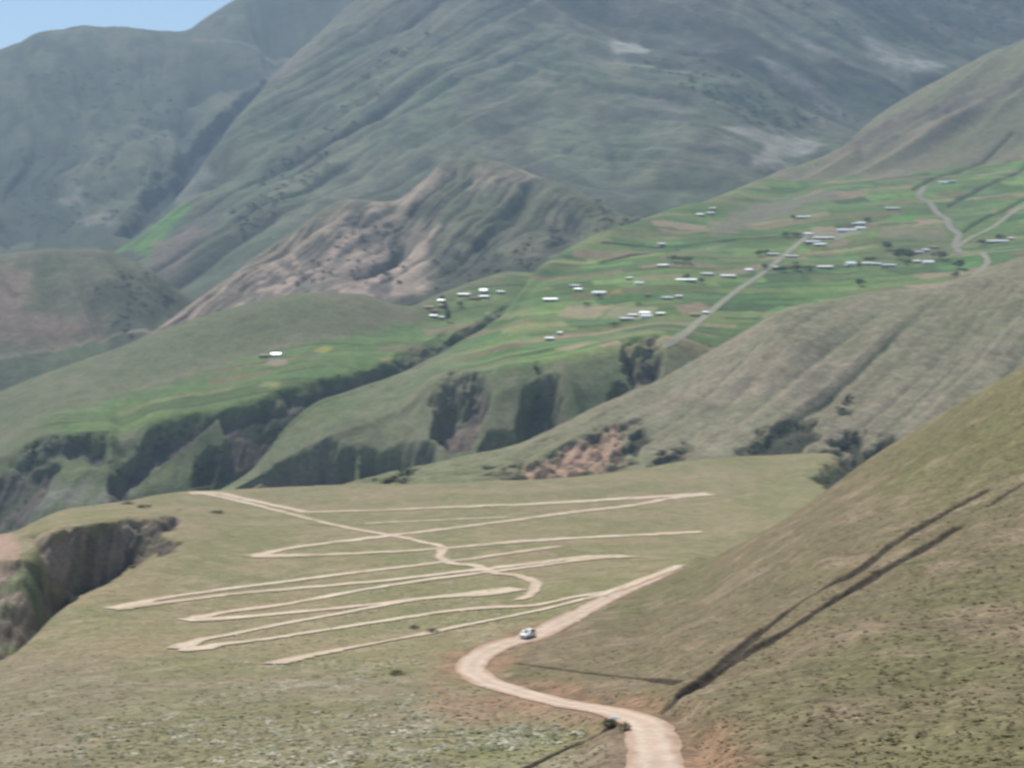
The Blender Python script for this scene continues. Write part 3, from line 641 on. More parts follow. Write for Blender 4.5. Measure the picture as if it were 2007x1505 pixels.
# ------------------------------------------------------------------ roads
mat_road = simple_mat("dirt_road_surface", (.50, .385, .29), .95, .14, .5, .05)
mat_main = ground_mat("dirt_road_ground", [.5, 3.0], [.12, .10], .5, .5, .12)
def road_tint(n, across, s, V):
    e = np.tile(np.linspace(-1, 1, across + 1), n); ss = np.repeat(s, across + 1)
    c = mix((.44, .325, .24), (.545, .44, .345), np.exp(-((np.abs(e + .04) - .42) / .24) ** 2) * .45 + .45 * fbm(ss / 4, e * 3, 3, 203))
    edge_ = sst(.55, 1.0, np.abs(e) + (fbm(ss / 2.5, e * 2, 3, 201) - .5) * .7)
    c = mix(c, (.36, .235, .165), edge_ * .8)
    return c * (.9 + .2 * fbm(ss / 9, e, 3, 202))[:, None]
mat_track = simple_mat("sandy_track_surface", (.47, .375, .255), .95, .12, .4, .05)
mat_vroad = simple_mat("village_road_surface", (.27, .255, .185), .95, .12, .1, .05)
mat_gravel = simple_mat("gravel_bed_surface", (.25, .225, .185), .95, .2, .15, .05)
mlen = len(main); mw = np.interp(np.arange(mlen), [0, mlen * .3, mlen * .55, mlen * .65, mlen * .75, mlen], [4.3, 4.4, 5.6, 5.9, 4.6, 4.4])
ribbon("dirt_road", 'A', smooth_path(main, 500), np.interp(np.linspace(0, 1, 500), np.linspace(0, 1, mlen), mw), mat_main, .07, 16, ragged=.10, tint=road_tint)
def worn_width(L, w, ends):
    tg = np.gradient(L[:, :2], axis=0); tg /= np.linalg.norm(tg, axis=1)[:, None] + 1e-9
    out = []
    for p, d in zip(L, tg):
        x, y = proj(p); a = hit('A', float(x), float(y) - 2.3); b = hit('A', float(x), float(y) + 2.3)
        out.append(w * 1.2 if a is None or b is None else abs((a - b)[0] * -d[1] + (a - b)[1] * d[0]))
    out = np.clip(out, w * .95, w * 2.0); k = np.ones(9) / 9
    out = np.convolve(np.pad(out, 4, mode='edge'), k, 'valid')
    q = np.concatenate([[0], np.cumsum(np.linalg.norm(np.diff(L, axis=0), axis=1))]); r_ = 9 + w * 2
    return out * (1 + ends[0] * np.exp(-(q / r_) ** 2) + ends[1] * np.exp(-((q[-1] - q) / r_) ** 2))
def track_tint(n, across, s_, V):
    e = np.tile(np.linspace(-1, 1, across + 1), n); ss = np.repeat(s_, across + 1)
    c = mix((.57, .465, .35), (.47, .37, .265), sst(.35, .65, fbm(ss / 22, e * .8, 3, 211)))
    c = mix(c, (.245, .205, .115), sst(.55, .8, fbm(ss / 9, e * 1.3 + 4, 3, 212) + .25 * (np.abs(e) > .9)) * .6)
    return mix(c, (.52, .37, .265), sst(.5, .8, fbm(ss / 40, e * .2, 2, 213)) * .45)
mat_tr = ground_mat("sandy_track_ground", [.8, 6.0], [.12, .12], .4, .6, .15)
ENDS = [(0, 1.0), (.2, .9), (.9, 1.2), (1.2, .5), (.5, .8), (.8, .9), (.9, 0), (.4, .6), (.6, .3), (.3, 0), (0, .5), (0, 0), (0, 0)]
for i, (L, w) in enumerate(tracks): ribbon("switchback_track", 'A', L, worn_width(L, w, ENDS[i]), mat_tr, .2, 4, ragged=.22, seed=i, tint=track_tint)
VR = [('D', "village_road", [(1296,682),(1340,655),(1380,622),(1440,573),(1500,532),(1545,494),(1584,462)], 9.5, mat_vroad),
      ('D', "stream_bed", [(1812,366),(1801,385),(1824,400),(1838,419),(1856,430),(1862,447),(1879,460),(1872,484),(1882,496)], 11, mat_gravel),
      ('D', "hill_track", [(1876,484),(1900,468),(1947,445),(1979,421),(2012,402)], 9, mat_vroad),
      ('D', "village_road", [(1862,500),(1900,497),(1949,494),(2010,489)], 7, mat_vroad),
      ('D', "village_road", [(1925,496),(1936,512),(1926,527),(1905,543),(1890,552)], 9, mat_vroad)]
for i, (k, nme, pix, w, m) in enumerate(VR):
    ln = to_world(k, pix, 60)
    ribbon(nme, k, ln, w, m, .5, 4, ragged=.15, seed=40 + i)

# ------------------------------------------------------------------ things: helpers
def box(V, Fc, x0, x1, y0, y1, z0, z1):
    b = len(V); V += [(x0,y0,z0),(x1,y0,z0),(x1,y1,z0),(x0,y1,z0),(x0,y0,z1),(x1,y0,z1),(x1,y1,z1),(x0,y1,z1)]
    Fc += [tuple(b + i for i in q) for q in ((0,3,2,1),(4,5,6,7),(0,1,5,4),(1,2,6,5),(2,3,7,6),(3,0,4,7))]
def pyobj(name, V, Fc, mat, parent=None, smooth=False):
    me = bpy.data.meshes.new(name); me.from_pydata(V, [], Fc); me.update()
    for p in me.polygons: p.use_smooth = smooth
    return link(name, me, mat, parent)
def tag(o, label, cat, group=None):
    o["label"] = label; o["category"] = cat
    if group: o["group"] = group
def empty(name, loc, rz=0):
    o = bpy.data.objects.new(name, None); COL.objects.link(o); o.location = loc; o.rotation_euler = (0, 0, rz); o.empty_display_size = .5
    return o
exec_after = []

# ------------------------------------------------------------------ houses
M_ZINC = simple_mat("pale_metal_roof", (.88, .89, .88), .5, .04, .6, .5, .45)
M_DULL = simple_mat("weathered_metal_roof", (.72, .73, .71), .6, .10, .6, .4, .35)
M_TANR = simple_mat("straw_roof", (.42, .35, .24), .9, .18, 1.5, .1)
M_REDR = simple_mat("clay_tile_roof", (.36, .20, .16), .9, .15, 1.5, .1)
M_ADOBE = simple_mat("adobe_wall", (.30, .23, .17), .95, .15, 1.0, .05)
M_WHITE = simple_mat("whitewashed_wall", (.74, .72, .68), .9, .06, 1.0, .1)
M_WOOD = simple_mat("old_wood", (.12, .085, .06), .9, .2, 3.0, .1)
M_PANE = simple_mat("window_pane", (.03, .035, .04), .12, .1, 1.0, .5)
def house(key, px, py, wpx, hpx, roof, wall, label):
    p = hit(key, px, py)
    if p is None: print("MISS house", px, py); return
    mpp = p[1] / F
    Lx = max(4.0, wpx * mpp); rise_px = hpx * mpp
    D_ = min(max(5.0, rise_px * 2.1), Lx * .9 + 2.5); Hh = 2.5; rz = random.uniform(-.28, .28)
    root = empty("house", (p[0], p[1], p[2] - .6), rz); tag(root, label, "house", "houses scattered over the valley fields")
    V = []; Fc = []
    hx, hy = Lx / 2, D_ / 2; rr = max(1.0, hy * .5)
    b = [(-hx,-hy,0),(hx,-hy,0),(hx,hy,0),(-hx,hy,0),(-hx,-hy,Hh+.6),(hx,-hy,Hh+.6),(hx,hy,Hh+.6),(-hx,hy,Hh+.6),(-hx,0,Hh+.6+rr-.06),(hx,0,Hh+.6+rr-.06)]
    pyobj("wall", b, [(0,1,5,4),(1,2,6,9,5),(2,3,7,6),(3,0,4,8,7)], wall, root)
    o = .35; ze = Hh + .6 - o * rr / hy; zr = Hh + .6 + rr; t = .12
    rv = []; rf = []
    for sgn in (-1, 1):
        k = len(rv); e = sgn * (hy + o)
        rv += [(-hx-o,e,ze),(hx+o,e,ze),(hx+o,0,zr),(-hx-o,0,zr),(-hx-o,e,ze+t),(hx+o,e,ze+t),(hx+o,0,zr+t),(-hx-o,0,zr+t)]
        rf += [tuple(k + i for i in q) for q in ((0,1,2,3),(7,6,5,4),(0,4,5,1),(1,5,6,2),(3,7,4,0))]
    pyobj("roof", rv, rf, roof, root)
    dv = []; df = []; dx = random.uniform(-.3, .3) * hx; box(dv, df, dx - .5, dx + .5, -hy - .05, -hy + .02, .6, 2.6)
    pyobj("door", dv, df, M_WOOD, root)
    for sx in (-.62, .62):
        if abs(sx * hx - dx) < 1.2: continue
        wv = []; wf = []; box(wv, wf, sx * hx - .55, sx * hx + .55, -hy - .04, -hy + .02, 1.5, 2.5)
        pyobj("window", wv, wf, M_PANE, root)
Z_, Du, Tn, Rd = M_ZINC, M_DULL, M_TANR, M_REDR
HOUSES = [
('E',948,573,14,7,Z_,'w',"bright white house standing tall on the upper edge of the fields above the ravine head"),
('E',981,575,14,3,Du,'a',"small grey roofed house just right of the tall bright white house at the ravine head"),
('E',909,580,22,3,Z_,'a',"long low pale roofed house left of the tall bright white house at the ravine head"),
('E',949,584,18,3,Du,'a',"grey roofed house directly below the tall bright white house at the ravine head"),
('E',931,587,20,3,Rd,'a',"long reddish roofed house below the tall bright house, beside a grey roofed one"),
('E',865,592,13,3,Z_,'a',"white roofed house topmost of the cluster by the tall dark tree near the round hill"),
('E',797,597,17,3,Z_,'a',"lone white roofed house behind the right shoulder of the round hill"),
('E',868,602,16,5,Tn,'a',"straw roofed house under the topmost white roof of the cluster by the tall dark tree"),
('E',840,605,22,4,Tn,'a',"straw roofed long house at the left end of the cluster by the tall dark tree"),
('E',850,612,11,3,Rd,'a',"small red roofed house in the middle of the cluster by the tall dark tree"),
('E',850,622,14,3,Z_,'a',"white roofed house lowest of the cluster, left of the tall dark tree"),
('E',866,625,10,2,Du,'a',"small grey hut touching the left side of the tall dark tree"),
('D',1030,536,14,2,Du,'a',"grey roofed house alone on the skyline edge of the fields under the dark mountain gully"),
('D',1126,563,18,2.5,Du,'a',"grey roofed house, upper of the pair beside the grey roofed house with dark trees"),
('D',1133,570,15,3,Z_,'a',"white roofed house, lower of the pair above the long bright roof"),
('D',1174,577,26,5,Du,'w',"wide grey roofed house left of the small yellow field"),
('D',1079,590,27,4,Z_,'a',"long bright white roof alone in green fields above the two tan ploughed fields"),
('D',1077,667,16,3,Z_,'a',"white roofed house beside a dark red field, lowest on the terrace near the cliffs"),
('D',1097,656,9,2,Du,'a',"tiny grey hut above the white roofed house by the dark red field"),
('D',1372,423,13,3,Z_,'a',"left house of the white pair on the upper left fields below the bare slope"),
('D',1391,420,15,3,Z_,'a',"right house of the white pair on the upper left fields below the bare slope"),
('D',1397,411,11,2,Du,'a',"grey hut behind the white pair on the upper left edge of the fields"),
('D',1297,481,14,3,Du,'a',"grey roofed house at the end of the thin pale path in the upper fields"),
('D',1287,486,13,2,Tn,'a',"tan roofed house just below the grey one at the end of the thin pale path"),
('D',1299,523,20,3,Z_,'a',"white roofed house below a patch of dark trees left of the straight road"),
('D',1233,548,11,2,Du,'a',"small grey hut alone in plain green fields above the small yellow field"),
('D',1252,558,17,4,Du,'w',"dark fronted house with a dull grey roof right of the small yellow field"),
('D',1385,540,24,4,Z_,'a',"white roofed house between the long tree flanked roof and the straight road"),
('D',1427,544,28,4,Z_,'a',"long brilliant white roof nearest the left side of the straight road"),
('D',1345,552,40,4,Z_,'a',"very long white roof with a dark tree behind it and another at its right end"),
('D',1468,532,13,4,Z_,'w',"short white house just left of the road crossing"),
('D',1515,501,24,3,Du,'a',"grey roofed house under a dark hedge left of the straight road near the crossing"),
('D',1521,527,15,3,Du,'a',"grey roofed house on the right side of the road at the crossing"),
('D',1551,505,24,3,Z_,'a',"white roofed house touching the right side of the straight road"),
('D',1270,581,12,2,Rd,'a',"small reddish hut by a dark field below the dark fronted house"),
('D',1308,587,20,2.5,Du,'a',"grey roofed house, left of the low pair above the wide pale field"),
('D',1330,584,13,2.5,Du,'a',"grey roofed house, right of the low pair above the wide pale field"),
('D',1264,617,19,5,Z_,'w',"brilliant white house, upper of the tight pair right of the tan ploughed fields"),
('D',1266,623,21,5,Z_,'w',"brilliant white house, lower of the tight pair right of the tan ploughed fields"),
('D',1228,628,27,3,Du,'a',"long grey roof at the lower left of the brilliant white pair"),
('D',1240,621,18,3,Du,'a',"grey roofed house between the long grey roof and the brilliant white pair"),
('D',1295,618,16,3,Du,'a',"grey roofed house right of the brilliant white pair"),
('D',1363,620,20,4,Tn,'a',"straw roofed house alone left of the lower straight road"),
('D',1383,616,11,2,Du,'a',"grey hut right beside the lower straight road above the straw roofed house"),
('D',1575,428,26,3,Du,'a',"grey roofed house with dark tree at its left end, above the long white hall"),
('D',1688,440,15,4,Z_,'w',"bright white house, topmost at the right end of the long white hall"),
('D',1678,441,14,2.5,Du,'a',"dull grey house adjoining the left of the topmost bright white house above the hall"),
('D',1686,450,18,5,Z_,'w',"white roofed block at the right end of the long white hall"),
('D',1658,454,38,5,Z_,'w',"long white hall, largest roof in the village centre"),
('D',1584,461,15,4,Z_,'w',"bright white house at the top end of the straight road"),
('D',1614,469,38,3,Z_,'a',"long thin white roof below the bare yard at the top of the straight road"),
('D',1592,477,32,4,Z_,'a',"white roof, middle of the three just right of the upper road end"),
('D',1607,482,22,4,Z_,'a',"white roof, lowest of the three just right of the upper road end"),
('D',1617,526,29,4,Z_,'a',"long white roof at the end of the dark hedge right of the crossing"),
('D',1667,520,18,8,Du,'w',"tall two storey grey roofed house with a dark tree at its right"),
('D',1700,519,20,3,Z_,'a',"white roof just right of the tall two storey house"),
('D',1718,520,16,3,Z_,'a',"white roof second to the right of the tall two storey house"),
('D',1741,523,30,4,Z_,'a',"long white roof third to the right of the tall two storey house"),
('D',1749,411,26,3,Du,'a',"long thin grey roof above the bright green field"),
('D',1849,360,16,4,Z_,'w',"bright white house high on the green slope right of the stream bed"),
('D',1866,358,14,2.5,Du,'a',"grey hut right of the bright white house high on the green slope"),
('D',1801,497,18,3,Du,'a',"grey roofed house at the right end of the largest dark tree clump"),
('D',1815,493,12,3,Z_,'a',"small white house, middle of three right of the largest dark tree clump"),
('D',1829,487,20,3,Tn,'a',"tan roofed house, topmost of three between the dark trees and the stream bed"),
('D',1797,515,14,3,Z_,'a',"white roofed house immediately left of the brightest house below the dark trees"),
('D',1819,517,20,6,Z_,'w',"brightest white house below the dark trees near the stream bed mouth"),
('D',1955,476,42,4,Z_,'a',"very long white roof at the right edge beneath two dark trees"),
('D',1981,470,12,2.5,Du,'a',"grey hut behind the right end of the very long white roof at the right edge"),
('E',542,698,17,5,Z_,'w',"bright white house alone on the tan yard of the left fields under the round hill"),
('E',519,700,20,3,Tn,'a',"tan roofed shed left of the bright white house on the tan yard"),
('G',257,452,28,3,Du,'a',"pale roofed house alone on the far green slope below the dark left mountain"),
]
for k, px, py, w, h, rm, wl, lab in HOUSES:
    house(k, px, py, w, h, rm, M_WHITE if wl == 'w' else M_ADOBE, lab)

# ------------------------------------------------------------------ trees and bushes
def leaf_mat(name, col):
    return leafy(simple_mat(name, col, .7, .35, .7, .2), .35)
M_LEAF = leaf_mat("eucalyptus_leaves", (.045, .065, .035)); M_LEAF2 = leaf_mat("willow_leaves", (.065, .085, .040)); M_BARK = simple_mat("bark", (.12, .09, .07), .95, .2, 2.0, .05)
def crown_mesh(name, seed, clumps, leaves, size, spread=(1, 1, 1), centre=.62):
    """crown in a unit-high tree: leaf cards gathered in clumps through the crown's volume"""
    r = np.random.default_rng(seed); V = []; Fc = []
    for k in range(clumps):
        a = r.uniform(0, 2 * math.pi); h = r.uniform(-1, 1); q = r.uniform(.25, 1) ** .6
        c = np.array([math.cos(a) * math.sqrt(1 - h * h) * q * .42 * spread[0], math.sin(a) * math.sqrt(1 - h * h) * q * .42 * spread[1], centre + h * q * .34 * spread[2]])
        cr = r.uniform(.08, .17)
        for j in range(leaves):
            p = c + r.normal(0, cr * .55, 3); u = r.normal(0, 1, 3); u /= np.linalg.norm(u); w = np.cross(u, r.normal(0, 1, 3)); w /= np.linalg.norm(w)
            s = size * r.uniform(.6, 1.3); b = len(V)
            V += [tuple(p - u * s), tuple(p + w * s * .5), tuple(p + u * s), tuple(p - w * s * .5)]; Fc.append((b, b + 1, b + 2, b + 3))
    me = bpy.data.meshes.new(name); me.from_pydata(V, [], Fc); me.update(); return me
def trunk_mesh(name, seed, top=.55):
    r = np.random.default_rng(seed); V = []; Fc = []
    def limb(a, b, ra, rb, n=6):
        a = np.array(a, float); b = np.array(b, float); d = b - a; d /= np.linalg.norm(d); u = np.cross(d, (.3, 1, .2)); u /= np.linalg.norm(u); w = np.cross(d, u); k = len(V)
        for p, rr in ((a, ra), (b, rb)):
            for i in range(n): V.append(tuple(p + rr * (u * math.cos(2 * math.pi * i / n) + w * math.sin(2 * math.pi * i / n))))
        for i in range(n): Fc.append((k + i, k + (i + 1) % n, k + n + (i + 1) % n, k + n + i))
    limb((0, 0, -.08), (.01, .0, .3), .035, .026); limb((.01, 0, .3), (.0, .02, top + .2), .026, .012)
    for i in range(5):
        a = r.uniform(0, 6.28); limb((.01, 0, .26 + .06 * i), (.26 * math.cos(a), .26 * math.sin(a), .5 + .06 * i), .014, .005, 5)
    me = bpy.data.meshes.new(name); me.from_pydata(V, [], Fc); me.update(); return me
VAR = [(crown_mesh("crown", 1, 34, 16, .055), trunk_mesh("trunk", 1), M_LEAF), (crown_mesh("crown", 2, 44, 15, .05, (1.25, 1.25, .95), .58), trunk_mesh("trunk", 2), M_LEAF2), (crown_mesh("crown", 3, 30, 18, .055, (.7, .7, 1.1), .6), trunk_mesh("trunk", 3), M_LEAF)]
for cme, tme, lm in VAR: cme.materials.append(lm); tme.materials.append(M_BARK)
def tree(key, px, py, hpx, wpx, v, label, name="tree", cat="tree", group="trees among the village houses"):
    p = hit(key, px, py)
    if p is None: print("MISS tree", px, py); return
    mpp = p[1] / F; h = hpx * mpp; w = wpx * mpp
    if name == 'bush': h *= 1.6
    root = empty(name, (p[0], p[1], p[2] - (.42 * h if name == 'bush' else 0)), random.uniform(0, 6.28)); tag(root, label, cat, group)
    cme, tme, lm = VAR[v]
    for nme, me in (("crown", cme), ("trunk", tme)):
        o = bpy.data.objects.new(nme, me); COL.objects.link(o); o.parent = root
        o.scale = (w * 1.1 if nme == "crown" else h, w * 1.1 if nme == "crown" else h, h * 1.05)
TREES = [
('E',878,632,24,17,2,"tall dark tree, lowest in the cluster of houses beside the round hill"),
('E',872,606,12,9,1,"small tree in the middle of the house cluster beside the round hill"),
('E',866,590,11,11,0,"dark tree behind the topmost white roof of the cluster beside the round hill"),
('E',901,602,11,14,0,"rounded dark tree right of the house cluster, below the long pale roof"),
('D',1345,549,12,16,0,"dark tree directly behind the middle of the very long white roof"),
('D',1374,556,11,14,0,"dark round tree at the right end of the very long white roof"),
('D',1320,514,14,22,1,"left tree of the dark patch above the lone white roof"),
('D',1343,516,13,26,1,"right tree of the dark patch above the lone white roof"),
('D',1487,503,12,18,0,"left tree of the hedge beside the grey roof near the crossing"),
('D',1501,499,9,16,0,"right tree of the hedge beside the grey roof near the crossing"),
('D',1499,528,10,14,0,"dark tree straddling the road crossing on its left"),
('D',1533,533,10,22,0,"dark tree, first right of the road crossing in the long hedge"),
('D',1558,531,10,24,0,"dark tree, second right of the road crossing in the long hedge"),
('D',1584,529,8,22,1,"tree, last in the long hedge before the long white roof"),
('D',1204,640,9,22,1,"low spreading tree below the long grey roof near the tan ploughed fields"),
('D',1539,466,11,18,0,"dark tree, left end of the hedge at the upper end of the straight road"),
('D',1560,465,9,24,0,"dark tree, right end of the hedge beside the bright house at the road top"),
('D',1555,431,9,12,0,"dark tree at the left end of the grey roof above the hall"),
('D',1700,436,9,14,0,"dark tree right of the topmost bright house above the hall"),
('D',1684,527,14,11,2,"dark tree at the right side of the tall two storey house"),
('D',1706,515,12,24,1,"wide tree behind the white roof right of the tall two storey house"),
('D',1739,490,15,20,0,"round dark tree alone above the row of white roofs"),
('D',1762,509,20,26,0,"left tree of the largest dark clump in the village"),
('D',1782,510,20,28,0,"right tree of the largest dark clump in the village"),
('D',1843,510,18,30,1,"wide tree between the straw house and the stream bed mouth"),
('D',1687,561,14,22,0,"round dark bush like tree alone in the field below the two storey house"),
('D',1878,528,18,26,0,"dark tree below the stream bed mouth beside the brown ridge"),
('D',1872,546,13,18,0,"dark tree at the edge of the brown ridge, lowest of the village trees"),
('D',1923,481,11,20,0,"dark tree at the left end of the very long white roof at the right edge"),
('D',1962,471,11,24,0,"dark tree behind the very long white roof at the right edge"),
('D',1779,520,8,14,1,"small tree just left of the white roof beside the brightest house"),
('D',1252,600,7,12,1,"small tree between the wide pale field and the brilliant white pair"),
('D',1150,600,8,16,1,"lone small tree above the upper tan ploughed field"),
('D',1560,520,7,12,1,"small tree in the field right of the white roof on the road"),
('D',1176,585,9,16,0,"dark tree in front of the wide grey roof left of the yellow field"),
]
for t in TREES: tree(*t)
BUSH = [(1196,1426,22,26,"dark green bush at the ditch head beside the pale boulder"), (1226,1432,20,20,"dark green bush at the ditch head nearest the road"), (848,1240,10,22,"low bush on the lowest switchback, right of the other"), (812,1232,8,18,"low bush above the lowest switchback, left of the other"),
        (778,1322,10,26,"lone dark bush on the lower meadow left of the road bend"), (425,1006,7,24,"low bush on the spur top below the two bright tracks"), (282,995,7,26,"low dark bush above the left gully wall"), (250,988,6,22,"low bush left of another above the gully wall")]
for px, py, h, w, lab in BUSH: tree('A', px, py, h, w, 1, lab, "bush", "bush", "bushes on the near slope")

# pale boulder at the ditch head
p = hit('A', 1205, 1410)
def boulder(name, p, s, seed, mat):
    r = np.random.default_rng(seed); V = []; Fc = []; n, m_ = 12, 8; off = r.uniform(0, 50)
    for i in range(m_ + 1):
        th = math.pi * i / m_
        for j in range(n):
            ph = 2 * math.pi * j / n; d = np.array([math.sin(th) * math.cos(ph), math.sin(th) * math.sin(ph), math.cos(th)])
            k = .75 + .5 * float(fbm(np.array(d[0] * 1.7 + off + d[2]), np.array(d[1] * 1.7 + off - d[2]), 3, seed))
            V.append(tuple(d * k * s * np.array([1.3, .9, .6])))
    for i in range(m_):
        for j in range(n): Fc.append((i * n + j, i * n + (j + 1) % n, (i + 1) * n + (j + 1) % n, (i + 1) * n + j))
    o = pyobj(name, V, Fc, mat); o.location = p; return o
M_ROCK = simple_mat("pale_rock", (.5, .48, .43), .9, .15, 3.0, .1)
bo = boulder("boulder", p, .55, 5, M_ROCK); tag(bo, "pale boulder on the road edge above the ditch head and bushes", "boulder")

# ------------------------------------------------------------------ the white car coming up the dirt road
def car():
    k = int(np.argmin(np.hypot(*(np.array(proj(main)) - np.array([[1034], [1250]])))))
    p = main[k]; d = main[max(0, k - 4)] - main[min(len(main) - 1, k + 4)]
    rz = math.atan2(d[1], d[0]); pitch = math.atan2(d[2], math.hypot(d[0], d[1]))
    root = empty("car", (p[0], p[1], p[2] + .1), 0); root.rotation_euler = (0, -pitch, rz)
    tag(root, "white hatchback car driving towards the camera on the dirt road", "car")
    paint_ = simple_mat("white_car_paint", (.80, .80, .79), .25, .02, 2.0, .5); glass = simple_mat("car_glass", (.02, .025, .03), .08, .1, 1.0, .6)
    black = simple_mat("tyre_rubber", (.025, .025, .025), .85, .1, 4.0, .2); chrome = simple_mat("wheel_metal", (.45, .45, .46), .35, .05, 4.0, .5, .7); lampm = simple_mat("headlight_lens", (.75, .78, .80), .1, .03, 4.0, .6)
    # profile stations along x (front positive): x, half width, sill z, waist z
    st = [(2.05,.62,.36,.62),(1.95,.76,.28,.74),(1.5,.84,.24,.86),(.9,.86,.24,.97),(.1,.87,.24,1.0),(-1.0,.87,.24,1.02),(-1.7,.84,.26,1.03),(-1.98,.76,.32,.98),(-2.05,.66,.4,.8)]
    V = []; Fc = []
    for x, w, z0, z1 in st:
        zm = z0 + (z1 - z0) * .55
        V += [(x,-w*.92,z0),(x,-w,zm),(x,-w*.95,z1 - .04),(x,-w*.86,z1),(x,w*.86,z1),(x,w*.95,z1 - .04),(x,w,zm),(x,w*.92,z0)]
    n = 8
    for i in range(len(st) - 1):
        for j in range(n): Fc.append((i*n+j, i*n+(j+1)%n, (i+1)*n+(j+1)%n, (i+1)*n+j))
    Fc.append(tuple(range(n))[::-1]); Fc.append(tuple((len(st)-1)*n + j for j in range(n)))
    body = pyobj("body", V, Fc, paint_, root, True)
    bv = body.modifiers.new("bevel", 'BEVEL'); bv.width = .03; bv.segments = 2; bv.limit_method = 'ANGLE'
    # cabin: lower ring at the waist, upper ring under the roof
    lo = [(.98,-.74,.95),(.98,.74,.95),(-1.85,.74,1.0),(-1.85,-.74,1.0)]; hi = [(.22,-.58,1.46),(.22,.58,1.46),(-1.45,.56,1.46),(-1.45,-.56,1.46)]
    V = lo + hi
    pyobj("windscreen", [lo[0],lo[1],hi[1],hi[0]], [(0,1,2,3)], glass, root)
    pyobj("rear_window", [lo[2],lo[3],hi[3],hi[2]], [(0,1,2,3)], glass, root)
    for a, b in ((0, 3), (1, 2)): pyobj("side_window", [lo[a],lo[b],hi[b],hi[a]], [(0,1,2,3)], glass, root)
    rv = []; rf = []
    for z, s_ in ((1.45, 1.04), (1.50, 1.0), (1.535, .82)):
        for x in (-1.47, -.6, .24):
            pass
    ring = lambda z, e: [(.26-e,-.61+e,z),(.26-e,.61-e,z),(-1.50+e,.59-e,z),(-1.50+e,-.59+e,z)]
    rv = ring(1.44, 0) + ring(1.49, .02) + ring(1.54, .16)
    rf = [(3,2,1,0),(8,9,10,11)] + [(i*4+j, i*4+(j+1)%4, (i+1)*4+(j+1)%4, (i+1)*4+j) for i in range(2) for j in range(4)]
    pyobj("roof", rv, rf, paint_, root, False)
    for a in range(4):
        pv, pf = [], []; A_, B_ = np.array(lo[a]), np.array(hi[a]); e = .05
        for P_ in (A_, B_):
            for dx, dy in ((-e,-e),(e,-e),(e,e),(-e,e)): pv.append((P_[0]+dx, P_[1]+dy, P_[2]))
        pf = [(j,(j+1)%4,4+(j+1)%4,4+j) for j in range(4)]
        pyobj("pillar", pv, pf, paint_, root)
    for sy in (-1, 1):
        pv, pf = [], []; box(pv, pf, -.45, -.35, sy*.80-.03 if sy>0 else -.80-.03+.0, (sy*.80+.03) if sy>0 else -.80+.06, .98, 1.2)
        for x in (1.3, -1.3):
            wv = []; wf = []; N = 20; yo = sy * .86; yi = sy * .66
            prof = [(.20, yi), (.30, yi), (.325, yi + sy*.03), (.325, yo - sy*.03), (.30, yo), (.20, yo)]
            for i in range(N):
                a = 2 * math.pi * i / N
                for r_, y_ in prof: wv.append((x + r_*math.cos(a), y_, .325 + r_*math.sin(a)))
            m_ = len(prof)
            for i in range(N):
                for j in range(m_ - 1): wf.append((i*m_+j, i*m_+j+1, ((i+1)%N)*m_+j+1, ((i+1)%N)*m_+j))
            wheel = pyobj("wheel", wv, wf, black, root, True)
            hv_ = [(x, yo - sy*.02, .325)]; hf_ = []
            for i in range(N):
                a = 2*math.pi*i/N; rr = .2; hv_.append((x + rr*math.cos(a), yo - sy*.045, .325 + rr*math.sin(a)))
            for i in range(N): hf_.append((0, 1 + i, 1 + (i+1) % N))
            pyobj("rim", hv_, hf_, chrome, wheel)
        hl, hf2 = [], []; box(hl, hf2, 1.82, 2.02, sy*.58-.15, sy*.58+.15, .6, .74); pyobj("headlight", hl, hf2, lampm, root)
        mv, mf = [], []; box(mv, mf, .62, .78, sy*.93-.08, sy*.93+.08, .95, 1.08); pyobj("mirror", mv, mf, paint_, root)
    gv_, gf_ = [], []; box(gv_, gf_, 1.98, 2.08, -.4, .4, .42, .58); pyobj("grille", gv_, gf_, black, root)
    bv_, bf_ = [], []; box(bv_, bf_, 1.9, 2.14, -.72, .72, .26, .41); bp_ = pyobj("bumper", bv_, bf_, paint_, root); q = bp_.modifiers.new("bevel", 'BEVEL'); q.width = .04; q.segments = 2
    bv_, bf_ = [], []; box(bv_, bf_, -2.14, -1.92, -.72, .72, .3, .46); bp_ = pyobj("bumper", bv_, bf_, paint_, root); q = bp_.modifiers.new("bevel", 'BEVEL'); q.width = .04; q.segments = 2
car()

